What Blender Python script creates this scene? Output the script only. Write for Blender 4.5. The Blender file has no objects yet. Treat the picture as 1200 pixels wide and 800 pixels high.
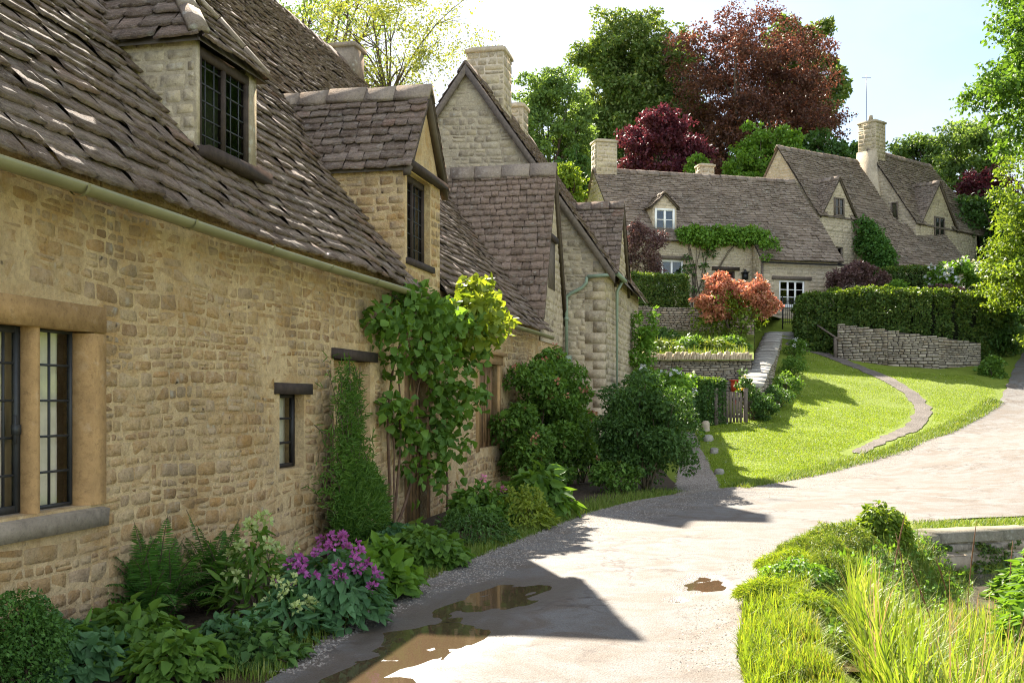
import bpy, math, random
import numpy as np
from mathutils import Vector, noise as mnoise

SC = bpy.context.scene
COL = SC.collection
rng = np.random.default_rng(7)
random.seed(7)
V3 = lambda *a: np.array(a, float)

# ------------------------------------------------------------------ camera numbers
FPX, EYE, HOR = 1250.0, 1.65, 470.0          # focal length in px of a 1200 px wide frame, eye height, horizon row

def img(u, v, Y):
    return V3((u-600)/FPX*Y, Y, EYE+(HOR-v)/FPX*Y)

# ------------------------------------------------------------------ mesh builder
class MB:
    def __init__(s):
        s.v = []; s.f = []; s.n = 0; s.m = []
    def add(s, v, faces, mat=0):
        v = np.asarray(v, float).reshape(-1, 3)
        for fa in faces:
            fa = np.asarray(fa, np.int64)
            if fa.ndim == 1: fa = fa[None]
            if len(fa) == 0: continue
            s.f.append(fa + s.n); s.m.append(np.full(len(fa), mat, np.int32))
        s.v.append(v); s.n += len(v)
        return s
    def box(s, O, X, Y, Z, mat=0):
        O, X, Y, Z = map(lambda a: np.asarray(a, float), (O, X, Y, Z))
        c = [O, O+X, O+X+Y, O+Y]; v = c+[p+Z for p in c]
        f = np.array([[0,3,2,1],[4,5,6,7],[0,1,5,4],[1,2,6,5],[2,3,7,6],[3,0,4,7]])
        if np.dot(np.cross(X, Y), Z) < 0: f = f[:, ::-1]
        return s.add(v, [f], mat)
    def poly(s, pts, mat=0):
        return s.add(pts, [np.arange(len(pts))], mat)
    def tube(s, pts, rad, k=8, mat=0, cap=True):
        pts = np.asarray(pts, float); n = len(pts)
        rad = np.full(n, rad) if np.isscalar(rad) else np.asarray(rad, float)
        T = np.gradient(pts, axis=0); T /= np.linalg.norm(T, axis=1)[:, None]+1e-9
        ref = V3(0, 0, 1) if abs(T[0][2]) < .9 else V3(1, 0, 0)
        a = np.cross(T, ref); a /= np.linalg.norm(a, axis=1)[:, None]+1e-9
        b = np.cross(T, a)
        ang = np.linspace(0, 2*np.pi, k, endpoint=False)
        ring = pts[:, None]+rad[:, None, None]*(np.cos(ang)[None, :, None]*a[:, None]+np.sin(ang)[None, :, None]*b[:, None])
        i = np.arange(n-1)[:, None]*k; j = np.arange(k)[None]; jn = (j+1) % k
        q = np.stack([i+j, i+k+j, i+k+jn, i+jn], -1).reshape(-1, 4)
        fs = [q]
        if cap: fs += [np.arange(k), (np.arange(k)+(n-1)*k)[::-1]]
        return s.add(ring.reshape(-1, 3), fs, mat)
    def build(s, name, mat, parent=None, smooth=False):
        v = np.concatenate(s.v) if s.v else np.zeros((0, 3))
        if parent is not None: v = v-np.array(ORG[parent.name])
        me = bpy.data.meshes.new(name)
        me.vertices.add(len(v)); me.vertices.foreach_set('co', v.astype(np.float32).ravel())
        tot = np.concatenate([np.full(len(f), f.shape[1], np.int32) for f in s.f])
        idx = np.concatenate([f.ravel() for f in s.f]).astype(np.int32)
        me.loops.add(len(idx)); me.loops.foreach_set('vertex_index', idx)
        me.polygons.add(len(tot))
        me.polygons.foreach_set('loop_start', np.concatenate([[0], np.cumsum(tot)[:-1]]).astype(np.int32))
        me.polygons.foreach_set('loop_total', tot)
        mats = mat if isinstance(mat, (list, tuple)) else [mat]
        for m in mats: me.materials.append(m)
        me.polygons.foreach_set('material_index', np.concatenate(s.m).astype(np.int32))
        if smooth: me.polygons.foreach_set('use_smooth', np.ones(len(tot), bool))
        me.update(calc_edges=True); me.validate()
        o = bpy.data.objects.new(name, me); COL.objects.link(o)
        if parent is not None:
            o.parent = parent; ORG[o.name] = ORG[parent.name]
        else: ORG[o.name] = (0, 0, 0)
        return o

ORG = {}
def tag(o, label=None, cat=None, group=None, kind=None):
    if label: o['label'] = label
    if cat: o['category'] = cat
    if group: o['group'] = group
    if kind: o['kind'] = kind
    return o
def thing(name, label, cat, loc, group=None):
    o = bpy.data.objects.new(name, None); COL.objects.link(o)
    o.empty_display_size = .3; o.location = [float(x) for x in loc]; ORG[o.name] = tuple(float(x) for x in loc)
    return tag(o, label, cat, group)
def solo(mb, name, label, cat, mat, loc, group=None, smooth=False):
    """a thing that is one mesh, its origin at loc"""
    class P: pass
    t = P(); t.name = '__tmp'; ORG['__tmp'] = tuple(float(x) for x in loc)
    v = [a-np.array(ORG['__tmp']) for a in mb.v]; mb.v = v
    o = mb.build(name, mat, None, smooth); o.location = ORG['__tmp']; ORG[o.name] = ORG['__tmp']
    return tag(o, label, cat, group)

# ------------------------------------------------------------------ materials
def new_mat(name):
    m = bpy.data.materials.new(name); m.use_nodes = True
    nt = m.node_tree; nt.nodes.clear()
    return m, nt, nt.nodes, nt.links
def N(nt, kind, **kw):
    n = nt.nodes.new(kind)
    for k, v in kw.items():
        if k in n.inputs.keys(): n.inputs[k].default_value = v
        else: setattr(n, k, v)
    return n
def ramp(nt, stops, interp='LINEAR'):
    r = nt.nodes.new('ShaderNodeValToRGB'); r.color_ramp.interpolation = interp
    e = r.color_ramp.elements
    while len(e) < len(stops): e.new(.5)
    for el, (p, c) in zip(e, stops):
        el.position = p; el.color = (*c, 1) if len(c) == 3 else c
    return r
def noise_tex(nt, co, scale, detail=4, rough=.6, dist=0):
    n = N(nt, 'ShaderNodeTexNoise', Scale=scale, Detail=detail, Roughness=rough, Distortion=dist)
    nt.links.new(co, n.inputs['Vector']); return n.outputs[0]
def mixc(nt, fac, a, b, mode='MIX'):
    m = nt.nodes.new('ShaderNodeMix'); m.data_type = 'RGBA'; m.blend_type = mode
    for i, x in ((0, fac), (6, a), (7, b)):
        if hasattr(x, 'is_linked'): nt.links.new(x, m.inputs[i])
        else: m.inputs[i].default_value = x if i == 0 else (*x, 1)
    return m.outputs[2]
def maprange(nt, x, a, b, c=0., d=1.):
    m = N(nt, 'ShaderNodeMapRange'); nt.links.new(x, m.inputs[0])
    for i, v in zip((1, 2, 3, 4), (a, b, c, d)): m.inputs[i].default_value = v
    return m.outputs[0]
def math_(nt, op, a, b=None):
    m = nt.nodes.new('ShaderNodeMath'); m.operation = op
    for i, x in ((0, a), (1, b)):
        if x is None: continue
        if hasattr(x, 'is_linked'): nt.links.new(x, m.inputs[i])
        else: m.inputs[i].default_value = x
    return m.outputs[0]
def out(nt, sh):
    o = nt.nodes.new('ShaderNodeOutputMaterial'); nt.links.new(sh, o.inputs[0])
def coords(nt): return nt.nodes.new('ShaderNodeTexCoord').outputs['Object']
def geo_pos(nt): return nt.nodes.new('ShaderNodeNewGeometry').outputs['Position']
def island(nt): return nt.nodes.new('ShaderNodeNewGeometry').outputs['Random Per Island']
def bsdf(nt, col, rough=.9, bump=None, bstr=.3, bdist=.02, spec=.3):
    p = nt.nodes.new('ShaderNodeBsdfPrincipled')
    p.inputs['Specular IOR Level'].default_value = spec
    if hasattr(rough, 'is_linked'): nt.links.new(rough, p.inputs['Roughness'])
    else: p.inputs['Roughness'].default_value = rough
    if hasattr(col, 'is_linked'): nt.links.new(col, p.inputs['Base Color'])
    else: p.inputs['Base Color'].default_value = (*col, 1)
    if bump is not None:
        b = N(nt, 'ShaderNodeBump', Strength=bstr, Distance=bdist)
        nt.links.new(bump, b.inputs['Height']); nt.links.new(b.outputs[0], p.inputs['Normal'])
    return p

def mat_stone(name, stops, dirt=.35, lichen=.25, scale=1., bstr=.5, stain=(.09,.065,.04), warm=0, speck=0, pocks=0):
    m, nt, nd, lk = new_mat(name); co = geo_pos(nt)
    base = ramp(nt, stops); lk.new(island(nt), base.inputs[0])
    n1 = noise_tex(nt, co, 9*scale, 6, .7); n2 = noise_tex(nt, co, 1.1*scale, 4, .6); n3 = noise_tex(nt, co, 40*scale, 5, .7)
    c = mixc(nt, maprange(nt, n1, .38, .7, 0, .75), base.outputs[0], tuple(min(1, x*1.5) for x in stops[len(stops)//2][1]))
    c = mixc(nt, maprange(nt, n2, .45, .72, 0, dirt), c, stain)
    v = N(nt, 'ShaderNodeTexVoronoi', Scale=7*scale); lk.new(co, v.inputs['Vector'])
    sp = math_(nt, 'MULTIPLY', maprange(nt, v.outputs[0], .12, .3, 1, 0), maprange(nt, n2, .5, .62))
    sp2 = math_(nt, 'MULTIPLY', maprange(nt, n1, .55, .7), maprange(nt, noise_tex(nt, co, 2.3*scale, 3), .5, .62))
    c = mixc(nt, math_(nt, 'MULTIPLY', math_(nt, 'MAXIMUM', sp, sp2), lichen), c, (.46, .44, .37))
    if warm: c = mixc(nt, maprange(nt, noise_tex(nt, co, 1.7*scale, 5, .65, .5), .50, .68, 0, warm), c, (.38, .215, .07))
    n4 = noise_tex(nt, co, 22*scale, 6, .75); c = mixc(nt, maprange(nt, n4, .30, .50, .45, 0), c, tuple(x*.42 for x in stops[0][1]))
    if speck: c = mixc(nt, maprange(nt, noise_tex(nt, co, 55*scale, 6, .8), .52, .72, 0, speck), c, (.34, .295, .25)); c = mixc(nt, maprange(nt, noise_tex(nt, co, 3.2*scale, 5, .7), .48, .7, 0, speck*.8), c, (.27, .225, .18))
    c = mixc(nt, maprange(nt, n3, .56, .8, 0, .55), c, (.05, .038, .026))
    h = math_(nt, 'ADD', math_(nt, 'MULTIPLY', n1, 1.0), math_(nt, 'ADD', math_(nt, 'MULTIPLY', n3, .5), math_(nt, 'MULTIPLY', n4, .8)))
    if speck:                                      # split, layered surface of the slates
        mp = N(nt, 'ShaderNodeMapping'); mp.inputs['Scale'].default_value = (7, 7, 38); mp.inputs['Rotation'].default_value = (0, 0, .2); lk.new(co, mp.inputs[0])
        lay = noise_tex(nt, mp.outputs[0], 1., 6, .75, .6); h = math_(nt, 'ADD', h, math_(nt, 'MULTIPLY', lay, 1.8)); c = mixc(nt, maprange(nt, lay, .34, .52, .6, 0), c, tuple(x*.4 for x in stops[0][1]))
    if pocks:
        pv = N(nt, 'ShaderNodeTexVoronoi', Scale=5.5); lk.new(co, pv.inputs[0]); c = mixc(nt, math_(nt, 'MULTIPLY', maprange(nt, pv.outputs[0], .06, .13, .85, 0), maprange(nt, n1, .46, .54)), c, (.05, .036, .024))
    p = bsdf(nt, c, .93, h, bstr, .02, .15); out(nt, p.outputs[0]); return m

def mat_plain(name, col, rough=.6, var=.25, scale=6., bstr=.15, spec=.3, metal=0):
    m, nt, nd, lk = new_mat(name); co = geo_pos(nt)
    n1 = noise_tex(nt, co, scale, 5, .65); n2 = noise_tex(nt, co, scale*9, 4, .6)
    c = mixc(nt, maprange(nt, n1, .35, .7), tuple(x*(1-var) for x in col), tuple(min(1, x*(1+var)) for x in col))
    c = mixc(nt, maprange(nt, n2, .6, .8, 0, .4), c, tuple(x*.5 for x in col))
    p = bsdf(nt, c, rough, n2, bstr, .01, spec); p.inputs['Metallic'].default_value = metal
    out(nt, p.outputs[0]); return m

def mat_leaf(name, c1, c2, trans=.35, c3=None, gloss=.25):
    m, nt, nd, lk = new_mat(name)
    st = [(0, c1), (.7, c2)] + ([(1, c3)] if c3 else [(1, tuple(x*1.25 for x in c2))])
    r = ramp(nt, st); lk.new(island(nt), r.inputs[0])
    n1 = noise_tex(nt, geo_pos(nt), 2.2, 3, .6)
    c = mixc(nt, maprange(nt, n1, .35, .7, 0, .5), r.outputs[0], tuple(x*.62 for x in c1))
    d = bsdf(nt, c, .55, None, spec=gloss)
    t = nd.new('ShaderNodeBsdfTranslucent')
    tc = mixc(nt, 1., c, (1.35, 1.25, .55), 'MULTIPLY') if not c1[0] > c1[1]*1.3 else mixc(nt, 1., c, (1.3, .95, .9), 'MULTIPLY')
    lk.new(tc, t.inputs[0])
    x = N(nt, 'ShaderNodeMixShader', Fac=trans); lk.new(d.outputs[0], x.inputs[1]); lk.new(t.outputs[0], x.inputs[2])
    out(nt, x.outputs[0]); return m

def mat_glass(name, tint=(.92, .94, .92), refl=.3):
    m, nt, nd, lk = new_mat(name)
    t = nd.new('ShaderNodeBsdfTransparent'); t.inputs[0].default_value = (*tint, 1)
    g = nd.new('ShaderNodeBsdfGlossy'); g.inputs['Roughness'].default_value = .04
    n = noise_tex(nt, geo_pos(nt), 3.5, 2, .5)
    b = N(nt, 'ShaderNodeBump', Strength=.12, Distance=.02); lk.new(n, b.inputs['Height']); lk.new(b.outputs[0], g.inputs['Normal'])
    f = N(nt, 'ShaderNodeFresnel', IOR=1.5)
    fac = math_(nt, 'MAXIMUM', f.outputs[0], refl*.3)
    x = nd.new('ShaderNodeMixShader'); lk.new(fac, x.inputs[0]); lk.new(t.outputs[0], x.inputs[1]); lk.new(g.outputs[0], x.inputs[2])
    out(nt, x.outputs[0]); return m

HONEY = [(0, (.30, .18, .085)), (.25, (.42, .265, .115)), (.5, (.47, .325, .155)), (.72, (.37, .265, .16)), (.9, (.50, .37, .195)), (1, (.45, .245, .085))]
GREYH = [(0, (.21, .165, .11)), (.35, (.32, .255, .17)), (.65, (.39, .32, .22)), (1, (.42, .33, .2))]
GREYW = [(0, (.17, .145, .115)), (.4, (.25, .215, .165)), (.75, (.33, .28, .21)), (1, (.22, .16, .10))]
SLATE = [(0, (.095, .062, .045)), (.3, (.16, .11, .08)), (.65, (.22, .158, .118)), (.9, (.29, .22, .17)), (1, (.25, .14, .095))]
M = {}
M['honey'] = mat_stone('honey_stone', HONEY, .55, .45, bstr=1.2, warm=.75, pocks=1)
M['greystone'] = mat_stone('grey_stone', GREYH, .35, .5)
M['drystone'] = mat_stone('dry_stone', GREYW, .5, .5)
M['farstone'] = mat_stone('far_stone', [(0, (.30, .24, .165)), (.5, (.38, .31, .22)), (1, (.44, .36, .25))], .25, .35, .7)
M['slate'] = mat_stone('stone_slate', SLATE, .35, .5, 1., 1., (.05, .04, .032), speck=.7)
M['slatefar'] = mat_stone('far_stone_slate', [(0, (.115, .082, .06)), (.5, (.19, .142, .105)), (1, (.28, .22, .17))], .4, .6, .8, .8, (.05, .042, .03), speck=.5)
M['slatewarm'] = mat_stone('warm_stone_slate', [(0, (.16, .11, .08)), (.5, (.24, .165, .12)), (1, (.31, .22, .165))], .3, .4, 1., .8, (.06, .05, .04), speck=.4)
M['mortar'] = mat_stone('lime_mortar', [(0, (.51, .37, .20)), (1, (.51, .37, .20))], .6, .4, 1.3, 1.1, (.24, .15, .07), .75, pocks=1)
M['mortargrey'] = mat_stone('grey_mortar', [(0, (.38, .31, .21)), (1, (.38, .31, .21))], .45, .5, 1.2, .6, (.13, .10, .07))
M['gap'] = mat_plain('wall_gap', (.06, .048, .035), .95)
M['ashlar'] = mat_stone('ochre_dressed_stone', [(0, (.33, .19, .075)), (.5, (.36, .22, .095)), (1, (.32, .2, .1))], .35, .3, .8, .35, (.13, .075, .035))
M['sillstone'] = mat_stone('grey_sill_stone', [(0, (.25, .2, .15)), (1, (.28, .23, .17))], .3, .4, 1., .4)
M['ridgestone'] = mat_stone('ridge_stone', [(0, (.17, .13, .095)), (.5, (.23, .18, .135)), (1, (.28, .225, .17))], .4, .6, 1., .8, (.08, .06, .045))
M['underlay'] = mat_plain('roof_batten', (.11, .085, .06), .95)
M['gutter'] = mat_plain('olive_gutter_paint', (.20, .185, .09), .42, .12, 3., .05, .4)
M['pipe'] = mat_plain('sage_pipe_paint', (.20, .25, .17), .45, .15, 4., .05, .4)
M['iron'] = mat_plain('dark_iron', (.018, .016, .016), .5, .2, 10)
M['lead'] = mat_plain('lead_came', (.035, .036, .036), .5, .2, 10)
M['darkwood'] = mat_plain('dark_oak', (.045, .03, .022), .75, .35, 12, .4)
M['wood'] = mat_plain('brown_door_wood', (.20, .115, .05), .7, .35, 9, .3)
M['greywood'] = mat_plain('weathered_wood', (.13, .10, .075), .85, .3, 14, .4)
M['white'] = mat_plain('white_window_paint', (.72, .70, .64), .5, .06, 8, .05)
M['glass'] = mat_glass('window_glass')
M['darkglass'] = mat_glass('dark_window_glass', (.55, .6, .56), .2)
M['curtain'] = mat_plain('cream_curtain', (.8, .73, .58), .9, .12, 5)
M['room'] = mat_plain('painted_dim_room', (.10, .085, .065), .9)  # dark tone standing in for the shade of unlit rooms
M['chimney'] = mat_stone('chimney_render', [(0, (.36, .29, .2)), (1, (.42, .34, .24))], .4, .5, .8, .4)
M['black'] = mat_plain('black_paint', (.012, .012, .013), .4)
M['red'] = mat_plain('red_paint', (.42, .05, .02), .5)
M['bark'] = mat_plain('bark', (.085, .062, .043), .95, .4, 8, .8)
M['twig'] = mat_plain('green_brown_stem', (.10, .075, .04), .85, .35, 12, .3)
M['vinewood'] = mat_plain('vine_stem', (.12, .07, .04), .85, .35, 12, .3)

# ------------------------------------------------------------------ noise
def vnoise(P, scale, seed=0.):
    return np.array([mnoise.noise(Vector((float(p[0])*scale+seed, float(p[1])*scale, float(p[2])*scale if len(p) > 2 else seed))) for p in P])
# ------------------------------------------------------------------ planes, stone walls, slate roofs
class Plane:
    """2-D working plane: O + u*U + v*V + n*Nn"""
    def __init__(s, O, U, V):
        s.O = np.asarray(O, float); s.U = np.asarray(U, float); s.V = np.asarray(V, float); s.N = np.cross(s.U, s.V)
    def P(s, u, v, n=0.):
        u, v, n = np.broadcast_arrays(np.asarray(u, float), np.asarray(v, float), np.asarray(n, float))
        return s.O+u[..., None]*s.U+v[..., None]*s.V+n[..., None]*s.N

class Frame:
    """a wall line: d along it, n out of it (to the front)"""
    def __init__(s, x, y, dx, dy):
        l = math.hypot(dx, dy); s.o = V3(x, y, 0); s.d = V3(dx/l, dy/l, 0); s.n = V3(dy/l, -dx/l, 0); s.z = V3(0, 0, 1)
    def P(s, a, p, z): return s.o+s.d*a+s.n*p+s.z*z
    def wall(s, p=0.): return Plane(s.o+s.n*p, s.d, s.z)                       # u=s  v=z, faces n
    def back(s, p): return Plane(s.o+s.n*p, -s.d, s.z)                         # u=-s
    def gable(s, a): return Plane(s.o+s.d*a, s.n, s.z)                         # u=p  v=z, faces -d
    def gable2(s, a): return Plane(s.o+s.d*a, -s.n, s.z)                       # u=-p, faces +d
    def roof(s, p, z, t):                                                      # front slope from eave line (p,z)
        c = 1/math.hypot(1, t); return Plane(s.o+s.n*p+s.z*z, s.d, -s.n*c+s.z*t*c)
    def roofback(s, p, z, t):
        c = 1/math.hypot(1, t); return Plane(s.o+s.n*p+s.z*z, -s.d, s.n*c+s.z*t*c)
    def slope_l(s, a, z, t):                                                   # left slope of a dormer, eave at s=a
        c = 1/math.hypot(1, t); return Plane(s.o+s.d*a+s.z*z, s.n, s.d*c+s.z*t*c)
    def slope_r(s, a, z, t):
        c = 1/math.hypot(1, t); return Plane(s.o+s.d*a+s.z*z, -s.n, -s.d*c+s.z*t*c)

def crossings(poly, v):
    xs = []
    n = len(poly)
    for i in range(n):
        (x0, y0), (x1, y1) = poly[i], poly[(i+1) % n]
        if (y0 <= v) != (y1 <= v): xs.append(x0+(v-y0)/(y1-y0)*(x1-x0))
    xs.sort()
    return [(xs[i], xs[i+1]) for i in range(0, len(xs)-1, 2)]
def subtract(iv, cut):
    r = []
    for a, b in iv:
        cur = [(a, b)]
        for c, d in cut:
            nx = []
            for e, f in cur:
                if d <= e or c >= f: nx.append((e, f)); continue
                if c > e: nx.append((e, c))
                if d < f: nx.append((d, f))
            cur = nx
        r += cur
    return r

def stones(mb, pl, poly, holes=(), h=(.10, .19), asp=(1.2, 3.0), proud=(.006, .016), gap=.012, seed=0, wob=.02, mat=0, flat=False, smear=0.):
    """coursed rubble: every stone a small cushion-shaped block standing proud of the mortar"""
    R = random.Random(seed)
    vmin = min(p[1] for p in poly); vmax = max(p[1] for p in poly)
    v = vmin
    A = np.arange(8)*np.pi/4+np.pi/8
    while v < vmax-.03:
        hh = R.uniform(*h); hh = min(hh, vmax-v)
        iv = crossings(poly, v+hh*.5)
        cuts = []
        for hp in holes:
            y0 = min(p[1] for p in hp); y1 = max(p[1] for p in hp)
            ov = min(v+hh, y1)-max(v, y0)
            if ov > .3*hh: cuts.append((min(p[0] for p in hp), max(p[0] for p in hp)))
        for a, b in subtract(iv, cuts):
            x = a
            while x < b-.02:
                w = hh*R.uniform(*asp)
                if b-(x+w) < .08: w = b-x
                subs = [(v, v+hh)]
                if hh > h[0]*1.35 and R.random() < .22:
                    k = R.uniform(.38, .62); subs = [(v, v+hh*k), (v+hh*k, v+hh)]
                for y0, y1 in subs:
                    g = gap*R.uniform(.6, 1.3)
                    cx, cy = x+w/2, (y0+y1)/2; rx, ry = max(.012, w/2-g), max(.012, (y1-y0)/2-g)
                    ex = R.uniform(.16, .34) if not flat else .22
                    ca, sa = np.cos(A), np.sin(A)
                    ox = np.sign(ca)*np.abs(ca)**ex; oy = np.sign(sa)*np.abs(sa)**ex
                    j = np.array([R.uniform(.9, 1.08) for _ in range(16)])
                    px = cx+ox*rx*j[:8]; py = cy+oy*ry*j[8:]
                    k = 1-min(.3, .011/max(rx, .02)); k2 = 1-min(.3, .011/max(ry, .02))
                    ix = cx+(px-cx)*k; iy = cy+(py-cy)*k2
                    pr = R.uniform(*proud)-smear*max(0., mnoise.noise(Vector(tuple(float(q)*.8 for q in pl.P(cx, cy))))+.0)*.035; tl, tm = R.uniform(-.006, .006), R.uniform(-.006, .006)
                    pn = pr+tl*ox+tm*oy
                    U = np.concatenate([px, ix, [cx]]); W = np.concatenate([py, iy, [cy]]); Nn = np.concatenate([np.full(8, -.012), pn, [pr*1.1]])
                    if wob:
                        P0 = pl.P(U, W)
                        U = U+wob*np.array([mnoise.noise(Vector((p[0]*1.3, p[1]*1.3, p[2]*1.3))) for p in P0])
                        W = W+wob*1.5*np.array([mnoise.noise(Vector((p[0]*.9+40, p[1]*.9, p[2]*1.1))) for p in P0])
                    i = np.arange(8); jn = (i+1) % 8
                    mb.add(pl.P(U, W, Nn), [np.stack([i, jn, 8+jn, 8+i], 1), np.stack([8+i, 8+jn, np.full(8, 16)], 1)], mat)
                x += w
        v += hh
    return mb

def slates(mb, pl, poly, holes=(), expo=(.24, .13), wid=(.2, .48), th=.028, seed=0, vtop=None, lift=0., mat=0, under=True, sag=0., rag=1.):
    """graduated stone slates, every slate a thick slab lapping the course below"""
    R = random.Random(seed)
    vmin = min(p[1] for p in poly); vmax = max(p[1] for p in poly); top = vtop or vmax
    if under:
        mb.add(pl.P([p[0] for p in poly], [p[1] for p in poly], -.02), [np.arange(len(poly))], 1)
    v = vmin; row = 0
    while v < vmax-.03:
        f = (v-vmin)/max(.01, top-vmin); ex = expo[0]+(expo[1]-expo[0])*f; ex *= R.uniform(.9, 1.1)
        L = min(ex*1.75, vmax-v+.02)
        ivb = crossings(poly, v+.004); ivt = crossings(poly, min(v+ex*.9, vmax-.002)) or ivb
        cuts = [c for hp in holes for c in crossings(hp, v+ex*.5)]
        if len(ivb) == 0: v += ex; continue
        for q, (a, b) in enumerate(ivb):
            ta, tb = ivt[min(q, len(ivt)-1)]
            for (a2, b2) in subtract([(min(a, ta), max(b, tb))], cuts):
                x = a2-R.uniform(0, .1)
                while x < b2:
                    w = R.uniform(*wid)*(1-.35*f)
                    if b2-(x+w) < .1: w = b2-x+.005
                    n0 = th*2.05+R.uniform(-.3, .75)*th*rag+lift; n1 = n0-L*th/ex*R.uniform(.9, 1.05)
                    g = R.uniform(.002, .009)
                    k = 7
                    bx = np.linspace(x+g, x+w-g, k); tx = bx+R.uniform(-.01, .01)
                    bv = v+np.array([R.uniform(-.013, .013)*rag for _ in range(k)]); bv[0] += R.choice((0, 0, .01, .025))*rag; bv[-1] += R.choice((0, 0, .01, .025))*rag
                    bv += R.uniform(-.009, .009)*rag
                    tv = np.full(k, v+L)
                    bx = np.clip(bx, a if a2 == min(a, ta) else a2, b if b2 == max(b, tb) else b2)
                    tx = np.clip(tx, ta if a2 == min(a, ta) else a2, tb if b2 == max(b, tb) else b2)
                    mx = (bx+tx)/2; mv = (bv+tv)/2-L*.1
                    tilt = R.uniform(-.28, .28)*th*rag*np.linspace(-1, 1, k)
                    rough = lambda s: np.array([R.uniform(-s, s) for _ in range(k)])*th
                    N0 = n0+tilt+rough(.16); Nm = n0+(n1-n0)*.43+tilt*.6+rough(.06); N1 = n1+rough(.05)
                    U = np.concatenate([bx, mx, tx, bx]); W = np.concatenate([bv, mv, tv, bv+.006]); Nn = np.concatenate([N0, Nm, N1, N0-th*R.uniform(.8, 1.25)])
                    if sag:
                        Nn = Nn+sag*np.array([mnoise.noise(Vector((float(uu)*.45+seed, float(ww)*.5, 0))) for uu, ww in zip(U, W)])
                    i = np.arange(k-1)
                    fq = [np.stack([i, i+1, k+i+1, k+i], 1), np.stack([k+i, k+i+1, 2*k+i+1, 2*k+i], 1), np.stack([3*k+i, 3*k+i+1, i+1, i], 1),
                          np.array([[3*k, 0, k], [k-1, 4*k-1, 2*k-1]])]
                    mb.add(pl.P(U, W, Nn), fq, mat)
                    x += w
        v += ex; row += 1
    return mb

def ridge(mb, A, B, t1=1.2, t2=1.2, L=.5, w=.2, th=.05, seed=0, mat=0, side=None):
    """a run of cut stone ridge pieces from A to B, an upside-down V in section"""
    R = random.Random(seed); A = np.asarray(A, float); B = np.asarray(B, float)
    T = B-A; ln = np.linalg.norm(T); T /= ln
    S = np.cross(T, V3(0, 0, 1)); S /= np.linalg.norm(S); Z = np.cross(S, T)
    x = 0
    while x < ln-.05:
        l = min(L*R.uniform(.7, 1.2), ln-x)
        if ln-x-l < .15: l = ln-x
        dz = R.uniform(-.012, .012); tw = R.uniform(-.015, .015)
        prof = [(-w, -w*t1), (-w, -w*t1+th*1.2), (-.03, th), (.03, th), (w, -w*t2+th*1.2), (w, -w*t2), (0, -.03)]
        g = .006
        vs = []
        for k, xx in enumerate((x+g, x+l-g)):
            for (a, b) in prof: vs.append(A+T*xx+S*(a+tw*(1 if k else -1)+R.uniform(-.006, .006))+Z*(b+dz+.03+R.uniform(-.006, .006)))
        n = len(prof); i = np.arange(n); j = (i+1) % n
        mb.add(vs, [np.stack([i, j, n+j, n+i], 1), np.arange(n)[::-1], np.arange(n)+n], mat)
        x += l
    return mb

def wall_sheet(mb, pl, u0, u1, v0, v1, holes=(), depth=.22, n=0., mat=0):
    """a rectangle of wall face with openings left out and their reveals turned in"""
    us = sorted({u0, u1, *[min(max(x, u0), u1) for h in holes for x in (h[0], h[1])]})
    vs = sorted({v0, v1, *[min(max(x, v0), v1) for h in holes for x in (h[2], h[3])]})
    for a, b in zip(us, us[1:]):
        for c, d in zip(vs, vs[1:]):
            if any(h[0] < (a+b)/2 < h[1] and h[2] < (c+d)/2 < h[3] for h in holes): continue
            mb.add(pl.P([a, b, b, a], [c, c, d, d], n), [np.arange(4)], mat)
    for (a, b, c, d) in holes:
        o = pl.P; q = lambda pts: mb.add(np.array(pts), [np.arange(4)], mat)
        q([o(a, c, n), o(a, d, n), o(a, d, n-depth), o(a, c, n-depth)]); q([o(b, d, n), o(b, c, n), o(b, c, n-depth), o(b, d, n-depth)])
        q([o(a, d, n), o(b, d, n), o(b, d, n-depth), o(a, d, n-depth)]); q([o(b, c, n), o(a, c, n), o(a, c, n-depth), o(b, c, n-depth)])
    return mb
def rect(h): return [(h[0], h[2]), (h[1], h[2]), (h[1], h[3]), (h[0], h[3])]
def pbox(mb, pl, u0, u1, v0, v1, n0, n1, mat=0):
    return mb.box(pl.P(u0, v0, n0), pl.U*(u1-u0), pl.V*(v1-v0), pl.N*(n1-n0), mat)

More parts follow.
